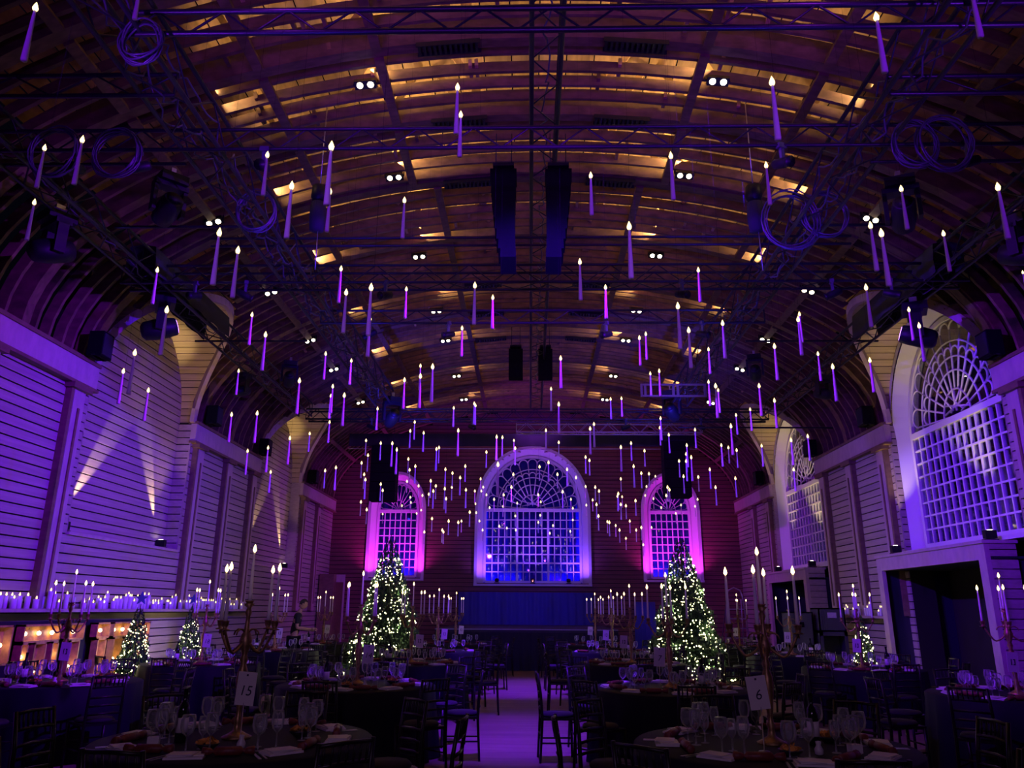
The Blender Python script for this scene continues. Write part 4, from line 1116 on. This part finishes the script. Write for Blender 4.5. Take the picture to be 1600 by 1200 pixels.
    c = thing('table_number', ('table number card %s on a stand on the ' % card if card else 'small number card on a stand on the ')+nm, 'sign', (cx, cy, TZ+.001), rnd.uniform(-.1, .1))
    put('stand', stand, c)
    cd_ = put('card', cardm, c, (0, 0, .245), (0, .06 if key != 'B' else -.12, 0))
    if card:
        n_ = number(card, cd_); n_.location = (0, -.0026, .06)
        MB().box(-.006, .006, -.004, .0, .175, .187).build('hole', MT['ink'], cd_)
    else:
        MB().box(-.022, -.012, -.003, 0, .07, .13).box(.004, .026, -.003, 0, .07, .08).box(.004, .026, -.003, 0, .12, .13).box(.016, .026, -.003, 0, .08, .12).build('print', MT['ink'], cd_)
    if rank < 2:
        for k, (dx, dy) in enumerate(((-.02, -.44), (.40, .1))):
            bw = thing('snack_bowl', ('dark bowl of orange crisps nearest the viewer on the ' if k == 0 else 'dark bowl of orange crisps on the side of the ')+nm, 'bowl', (x+dx, y+dy, TZ+.001))
            MB().lathe([(.03, 0), (.07, .03), (.075, .04), (.066, .038), (.03, .012)], 14).build('bowl', MT['bowl'], bw)
            m = MB()
            for q in range(22):
                aa, rr = rnd.uniform(0, 6.28), .055*math.sqrt(rnd.random())
                mm = Matrix.Translation((rr*math.cos(aa), rr*math.sin(aa), .04+.022*(1-rr/.055)+rnd.uniform(-.004, .008))) @ Euler((rnd.uniform(-1, 1), rnd.uniform(-1, 1), aa)).to_matrix().to_4x4()
                m.box(-.018, .018, -.013, .013, -.0012, .0012, mm)
            tag(m.build('crisps', MT['crisp'], bw), kind='stuff')
        j = MB().lathe([(.018, 0), (.026, .006), (.028, .03), (.014, .055), (.018, .075), (.0, .08)], 10).mesh('cruet', MT['ceram'])
        tag(put('cruet', j, None, (x+.17, y-.38, TZ+.001)), 'small white cruet jar on the '+nm, 'cruet')
        tag(put('gift_box', MB().box(-.035, .035, -.03, .03, 0, .05).bar((-.036, 0, .0505), (.036, 0, .0505), .008, .002).mesh('gift_box', MT['paper']), None, (x+.42*side*-1, y-.30, TZ+.001), (0, 0, .3)), 'little white box on the '+nm, 'box')

# ------------------------------------------------------------------ christmas trees
def tree(label, x, y, h, r, nb, nlight, seed, star=False, bulb=.014, base=.25):
    rd = random.Random(seed); t = thing('christmas_tree', label, 'christmas tree', (x, y, 0))
    MB().tube([(0, 0, 0), (0, 0, h*.96)], [h*.02, .006], 7).build('trunk', MT['bark'], t)
    m = MB(); pos = []
    for k in range(nb):
        f = (k+rd.random())/nb; f = 1-math.sqrt(1-f*.995); z = base+(h-base-.05)*f; rr = r*(1-f)**.92*(1+.10*math.sin(f*34))+.02
        a = k*2.39996+rd.uniform(-.3, .3); L = rr*rd.uniform(.78, 1.08); dz = -L*.22
        ca, sa = math.cos(a), math.sin(a)
        s0 = .25*L; tip = Vector((ca*L, sa*L, z+dz)); root = Vector((ca*s0, sa*s0, z+.04))
        d = tip-root; sd = Vector((-sa, ca, 0))
        for q in range(5):
            f1 = .25+.18*q; p = root+d*f1; w = (.045+.10*r)*(1.15-f1*.55)
            for sg in (-1, 1):
                e = p+d*.22+sd*sg*w+Vector((0, 0, rd.uniform(-.03, .035)))
                m.add([p-d*.05, p+d*.10+Vector((0, 0, .012)), e], [(0, 1, 2)])
        m.add([root, root+sd*.012, tip+Vector((0, 0, .01)), tip-sd*.02], [(0, 1, 2), (0, 2, 3)])
        e = tip+Vector((0, 0, .07+.05*r)); m.add([tip-d*.18, tip+sd*.03, e, tip-sd*.03], [(0, 1, 2), (0, 2, 3)])
    tag(m.build('foliage', MT['needle'], t, fix=False), kind='stuff')
    m = MB()
    for k in range(nlight):
        f = (k+rd.random())/nlight; f = 1-math.sqrt(1-f*.97)
        rr = (r*(1-f)**.92*(1+.10*math.sin(f*34))+.03)*rd.uniform(.84, 1.04); z = base*.75+(h-base)*f-.2*rr+.06*math.sin(k*.37)
        a = k*.31+rd.uniform(-.25, .25) if rd.random() < .7 else rd.uniform(0, 6.28)
        c = Vector((rr*math.cos(a), rr*math.sin(a), max(.12, z))); b = bulb*rd.uniform(.7, 1.2)
        m.add([c+Vector(v)*b for v in ((1,0,0),(-1,0,0),(0,1,0),(0,-1,0),(0,0,1),(0,0,-1))], [(0,2,4),(2,1,4),(1,3,4),(3,0,4),(2,0,5),(1,2,5),(3,1,5),(0,3,5)])
    tag(m.build('fairy_lights', MT['bulb'], t, fix=False), kind='stuff')
    if star:
        sp = []
        for k in range(10):
            q = PI/2+k*PI/5; rr = .11 if k % 2 == 0 else .045; sp.append((rr*math.cos(q), rr*math.sin(q)))
        MB().prism(sp, -.015, .015).build('star', MT['bluec'], t, (0, 0, h+.02))
    return t
tree('tall Christmas tree with dense fairy lights before the left end window', -3.50, 18.7, 3.48, .95, 950, 900, 1, bulb=.016, base=.3)
tree('tall Christmas tree with dense fairy lights before the right end window', 3.45, 18.7, 3.50, .95, 950, 900, 2, bulb=.016, base=.3)
tree('small lit Christmas tree with blue star beside the marquee letters', -6.60, 13.06, 1.72, .36, 420, 420, 3, True, .011, .15)
tree('small lit Christmas tree behind the table 18 candelabra', -6.98, 16.0, 1.74, .36, 380, 330, 4, True, .012, .15)
tree('slim lit Christmas tree by the right wall before the porch', 6.35, 15.9, 1.66, .30, 360, 300, 5, False, .012, .15)
for tx in (-3.50, 3.45):
    for k in range(7):
        a = -PI/2+(-1 if k % 2 else 1)*(.35+.1*k); z = .5+.38*k; rr = .98*(1-z/3.5)+.10
        lamp('tree_glow', 'POINT', (tx+rr*math.cos(a), 18.7+rr*math.sin(a), z), 5, (1, .95, .55), size=.012)
lamp('tree_glow', 'POINT', (-6.6, 12.6, .9), 5, (1, .85, .5), size=.05)
lamp('tree_glow', 'POINT', (6.2, 15.4, .9), 5, (1, .8, .45), size=.05)
lamp('tree_glow', 'POINT', (-6.9, 15.5, .9), 6, (1, .85, .5), size=.05)

# ------------------------------------------------------------------ marquee letters along the left wall
def letter(ch, y0, wd, label):
    """letter boxes standing on the floor, facing the room (+x); a = along the wall away from the camera"""
    t = thing('marquee_letter', label, 'sign', (-7.12, y0, 0)); H = 1.36; D = .13; th = .24
    parts = {'T': [(0, wd, H-th, H), (0, .16, H-.55, H-th), (wd-.16, wd, H-.55, H-th), (wd/2-.14, wd/2+.14, .2, H-th), (wd/2-.26, wd/2+.26, 0, .2)],
             'I': [(0, wd, H-th, H), (wd/2-.13, wd/2+.13, .2, H-th), (0, wd, 0, .2)],
             'F': [(0, wd, H-th, H), (wd-.17, wd, H-.55, H-th), (.06, .34, .2, H-th), (.34, wd-.16, .62, .80), (0, .42, 0, .2)],
             'P': [(0, wd, H-.50, H), (0, .3, 0, H-.5)]}[ch]
    m = MB(); rim = MB()
    for a, b, z0, z1 in parts:
        m.box(0, .02, a, b, z0, z1)
        for (p, q, r0, r1) in ((a, a+.025, z0, z1), (b-.025, b, z0, z1), (a, b, z0, z0+.025), (a, b, z1-.025, z1)): rim.box(0, D, p, q, r0, r1)
    m.build('back_plate', MT['marq'], t); rim.build('rim', MT['marq'], t)
    bl = MB().lathe([(0, -.03), (.022, -.02), (.030, 0), (.022, .02), (0, .03)], 8).mesh('bulb', MT['mbulb'])
    pts = {'T': [(.12, H-.12), (wd/2, H-.12), (wd-.12, H-.12), (.10, H-.42), (wd-.10, H-.42), (wd/2, H-.62), (wd/2, .45)],
           'I': [(wd/2, H-.12), (wd/2, H-.62), (wd/2, .35)], 'F': [(.12, H-.12), (.40, H-.12), (wd-.1, H-.27), (.2, H-.58), (.2, .38)], 'P': [(.2, H-.15), (wd-.15, H-.25), (.15, .4)]}[ch]
    for a, z in pts: put('bulb', bl, t, (.07, a, z))
tag(MB().box(-7.24, -7.20, 9.5, 14.45, 0, 1.40).box(-7.30, -7.24, 9.5, 9.6, 0, 1.4).box(-7.30, -7.24, 14.35, 14.45, 0, 1.4).build('sign_backdrop', MT['dark'], None), 'long low black backdrop panel behind the marquee letters', 'panel')
MZ = 'plywood marquee letter with bulbs, '
for ch, y0, wd, lab in (('P', 9.75, .75, 'cut off at the picture edge'), ('T', 10.72, .86, 'broad T left of the near candelabra'), ('I', 11.78, .42, 'narrow I left of the near candelabra stem'), ('I', 12.55, .40, 'narrow I behind the table number card'), ('F', 13.05, .56, 'F right of the near candelabra'), ('F', 13.75, .56, 'F partly behind the small tree')):
    letter(ch, y0, wd, MZ+lab)

# ------------------------------------------------------------------ small speakers on the cornice
def cornice_box(label, x, y):
    t = thing('cornice_speaker', label, 'speaker', (x, y, Z0+.042), PI/2 if x < 0 else -PI/2)
    MB().box(-.16, .16, -.12, .12, 0, .42).build('cabinet', MT['spk'], t)
    MB().box(-.14, .14, -.132, -.12, .03, .39).build('grille', MT['dark'], t)
    MB().box(-.18, .18, -.03, .03, .0, .02).build('bracket', MT['black'], t)
for sx, nm in ((-1, 'left'), (1, 'right')):
    for yy, wh in ((11.75, 'end of the near pier'), (16.5, 'near end of the middle pier'), (19.95, 'far end of the middle pier'), (24.7, 'end of the last pier')):
        cornice_box('small black speaker on the cornice at the %s, %s wall' % (wh, nm), sx*7.22, yy)
# ------------------------------------------------------------------ crates, ladder, people
def crate(label, x, y, z, sx, sy, sz, hole):
    t = thing('storage_crate', label, 'crate', (x, y, z)); e = .03
    m = MB().box(-sx/2, sx/2, sy/2-e, sy/2, 0, sz).box(-sx/2, -sx/2+e, -sy/2, sy/2, 0, sz).box(sx/2-e, sx/2, -sy/2, sy/2, 0, sz).box(-sx/2, sx/2, -sy/2, sy/2, 0, e).box(-sx/2, sx/2, -sy/2, sy/2, sz-e, sz)
    if not hole: m.box(-sx/2, sx/2, -sy/2, -sy/2+e, 0, sz)
    m.build('body', MT['crate'], t)
    if hole: MB().box(-sx/2, -sx/2+.07, -sy/2-.01, -sy/2+e, 0, sz).box(sx/2-.07, sx/2, -sy/2-.01, -sy/2+e, 0, sz).box(-sx/2, sx/2, -sy/2-.01, -sy/2+e, 0, .07).box(-sx/2, sx/2, -sy/2-.01, -sy/2+e, sz-.09, sz).build('front_frame', MT['crate'], t)
    else:
        MB().box(-.06, .06, -sy/2-.008, -sy/2, sz*.55, sz*.7).build('hand_slot', MT['spk'], t)
        for k in range(3): MB().box(-sx/2+.05+k*.05, -sx/2+.07+k*.05, -sy/2-.01, -sy/2, .05, sz-.05).build('rib', MT['crate'], t)
    return t
crate('grey crate with a hand slot, bottom right of the stacked crates by the porch', 6.72, 18.6, 0, .62, .5, .62, False)
crate('open fronted grey crate in the middle of the stack by the porch', 6.72, 18.6, .62, .62, .5, .55, True)
c3 = crate('grey crate with a pale sticker on top of the stack by the porch', 6.72, 18.6, 1.17, .60, .5, .52, False)
MB().box(-.10, .10, -.262, -.255, .30, .42).build('sticker', MT['paper'], c3)
crate('dark crate, lower one left of the crate stack by the porch', 6.05, 18.7, 0, .55, .5, .85, False)
crate('dark crate, upper one left of the crate stack by the porch', 6.05, 18.7, .85, .55, .5, .75, False)
ld = thing('step_ladder', 'silver folding step ladder standing in the far right corner', 'ladder', at(1157, 1040, Y=24.5)*1); ld.location = (6.15, 24.6, 0)
MB().tube([(-.42, 0, 0), (-.24, 0, 2.05), (-.18, 0, 2.22), (0, 0, 2.30), (.18, 0, 2.22), (.24, 0, 2.05), (.42, 0, 0)], .022, 6).build('front_frame', MT['steel'], ld)
MB().tube([(-.40, .9, 0), (-.22, .1, 1.95), (.22, .1, 1.95), (.40, .9, 0)], .018, 6).build('rear_frame', MT['steel'], ld)
for k in range(6): MB().box(-.38+.025*k, .38-.025*k, -.04, .10, .25+.28*k, .28+.28*k).build('step', MT['steel'], ld)

def person(label, x, y, rz):
    t = thing('person', label, 'person', (x, y, 0), rz)
    def skin_body(name, nodes, edges, material, lv=2):
        me = bpy.data.meshes.new(name); me.from_pydata([n[0] for n in nodes], edges, [])
        o = put(name, me, t); me.materials.append(material)
        md = o.modifiers.new('skin', 'SKIN'); md.use_smooth_shade = True
        for i, n in enumerate(nodes):
            sv = me.skin_vertices[0].data[i]; rr = n[1]; sv.radius = rr if isinstance(rr, tuple) else (rr, rr); sv.use_root = (i == 0)
        o.modifiers.new('sub', 'SUBSURF').levels = lv; o.modifiers['sub'].render_levels = lv
        return o
    # body faces +y; head bowed, both forearms reaching forward
    N = [((0, 0, .98), (.15, .11)), ((0, .02, 1.15), (.135, .10)), ((0, .05, 1.33), (.165, .105)), ((0, .07, 1.45), (.12, .08)), ((0, .10, 1.53), (.052, .052)), ((0, .13, 1.60), (.05, .05)),
         ((-.09, 0, .90), .085), ((-.10, .02, .50), .06), ((-.10, -.02, .08), .042), ((-.10, .13, .04), .04),
         ((.09, 0, .90), .085), ((.10, .02, .50), .06), ((.10, -.02, .08), .042), ((.10, .13, .04), .04),
         ((-.19, .07, 1.43), .058), ((-.24, .06, 1.15), .044), ((-.17, .30, 1.08), .034), ((-.13, .38, 1.09), .026),
         ((.19, .07, 1.43), .058), ((.24, .06, 1.15), .044), ((.17, .32, 1.12), .034), ((.13, .40, 1.13), .026)]
    Ed = [(0,1),(1,2),(2,3),(3,4),(4,5),(0,6),(6,7),(7,8),(8,9),(0,10),(10,11),(11,12),(12,13),(3,14),(14,15),(15,16),(16,17),(3,18),(18,19),(19,20),(20,21)]
    skin_body('body', N, Ed, MT['skin'])
    skin_body('shirt', [((0, 0, .93), (.165, .125)), ((0, .02, 1.15), (.15, .115)), ((0, .05, 1.33), (.178, .118)), ((0, .068, 1.44), (.13, .09)), ((-.19, .07, 1.43), .07), ((-.235, .062, 1.22), .06), ((.19, .07, 1.43), .07), ((.235, .062, 1.22), .06)], [(0,1),(1,2),(2,3),(3,4),(4,5),(3,6),(6,7)], MT['shirt'])
    skin_body('trousers', [((0, 0, .95), (.165, .125)), ((-.09, 0, .88), .10), ((-.10, .02, .50), .075), ((-.10, -.02, .10), .06), ((.09, 0, .88), .10), ((.10, .02, .50), .075), ((.10, -.02, .10), .06)], [(0,1),(1,2),(2,3),(0,4),(4,5),(5,6)], MT['shirt'])
    hm = Matrix.Translation((0, .17, 1.70)) @ Euler((-.35, 0, 0)).to_matrix().to_4x4()
    bm = bmesh.new(); bmesh.ops.create_uvsphere(bm, u_segments=20, v_segments=14, radius=1)
    for v in bm.verts:
        c = v.co; k = 1-.16*max(0, -c.z)
        n = .16*math.exp(-((c.x/.16)**2+((c.z+.05)/.2)**2)) if c.y > .6 else 0
        eye = -.05*math.exp(-(((abs(c.x)-.36)/.16)**2+((c.z-.08)/.12)**2)) if c.y > .4 else 0
        v.co = hm @ Vector((c.x*.075*k, c.y*(.095+.014*max(0, -c.z))+(n+eye)*.12, c.z*.118))
    me = bpy.data.meshes.new('head'); bm.to_mesh(me); bm.free(); me.materials.append(MT['skin'])
    for p in me.polygons: p.use_smooth = True
    hd = put('head', me, t)
    bm = bmesh.new(); bmesh.ops.create_uvsphere(bm, u_segments=18, v_segments=12, radius=1)
    bmesh.ops.delete(bm, geom=[v for v in bm.verts if (v.co.y > .35 and v.co.z < .45) or v.co.z < -.35], context='VERTS')
    for v in bm.verts: v.co = hm @ Vector((v.co.x*.081, v.co.y*.101-.004, v.co.z*.125+.004))
    me = bpy.data.meshes.new('hair'); bm.to_mesh(me); bm.free(); me.materials.append(MT['hair']); put('hair', me, hd)
    for sx in (-1, 1):
        MB().lathe([(.0, -.006), (.018, 0), (.022, .006), (.012, .008)], 8, hm @ Matrix.Translation((sx*.074, -.01, -.005)) @ Euler((0, sx*PI/2, 0)).to_matrix().to_4x4()).build('ear', MT['skin'], hd)
        MB().lathe([(0, -.008), (.009, 0), (0, .008)], 6, hm @ Matrix.Translation((sx*.028, .086, .010))).build('eye', MT['ink'], hd)
    MB().bar(hm @ Vector((-.022, .093, -.060)), hm @ Vector((.022, .093, -.060)), .006, .008).build('mouth', MT['red'], hd)
    for sx, b in ((-1, Vector((-.13, .38, 1.09))), (1, Vector((.13, .40, 1.13)))):
        m = MB(); m.tube([b, b+Vector((-sx*.005, .045, .0)), b+Vector((-sx*.01, .085, -.004))], [.026, .036, .030], 8)
        for q in range(4):
            o = b+Vector((-.026+.0175*q-sx*.01, .082, -.002)); L = (.062, .072, .068, .052)[q]
            m.tube([o, o+Vector((0, L*.45, .002)), o+Vector((0, L*.8, -.014)), o+Vector((0, L*.95, -.030))], [.009, .0085, .008, .006], 6)
        m.tube([b+Vector((-sx*.028, .03, 0)), b+Vector((-sx*.052, .055, -.004)), b+Vector((-sx*.052, .082, -.012))], [.011, .0095, .007], 6)
        m.build('hand', MT['skin'], t)
    for sx in (-1, 1):
        MB().lathe([(.0, 0), (.045, .004), (.048, .05), (.04, .09), (0, .10)], 10, Matrix.Translation((sx*.10, .04, 0)) @ Matrix.Diagonal((1, 2.6, 1, 1))).build('shoe', MT['shirt'], t)
    return t
person('person in a black t-shirt standing bent over the last left wall table, arms forward', -5.86, 19.35, -PI/2+.25)
lamp('person_spot', 'SPOT', (-3.2, 16.5, 5.5), 30, (.8, .5, .8), (-5.8, 19.3, 1.4), spot=20, blend=.8)  # pinkish spot from high up, aimed at the person
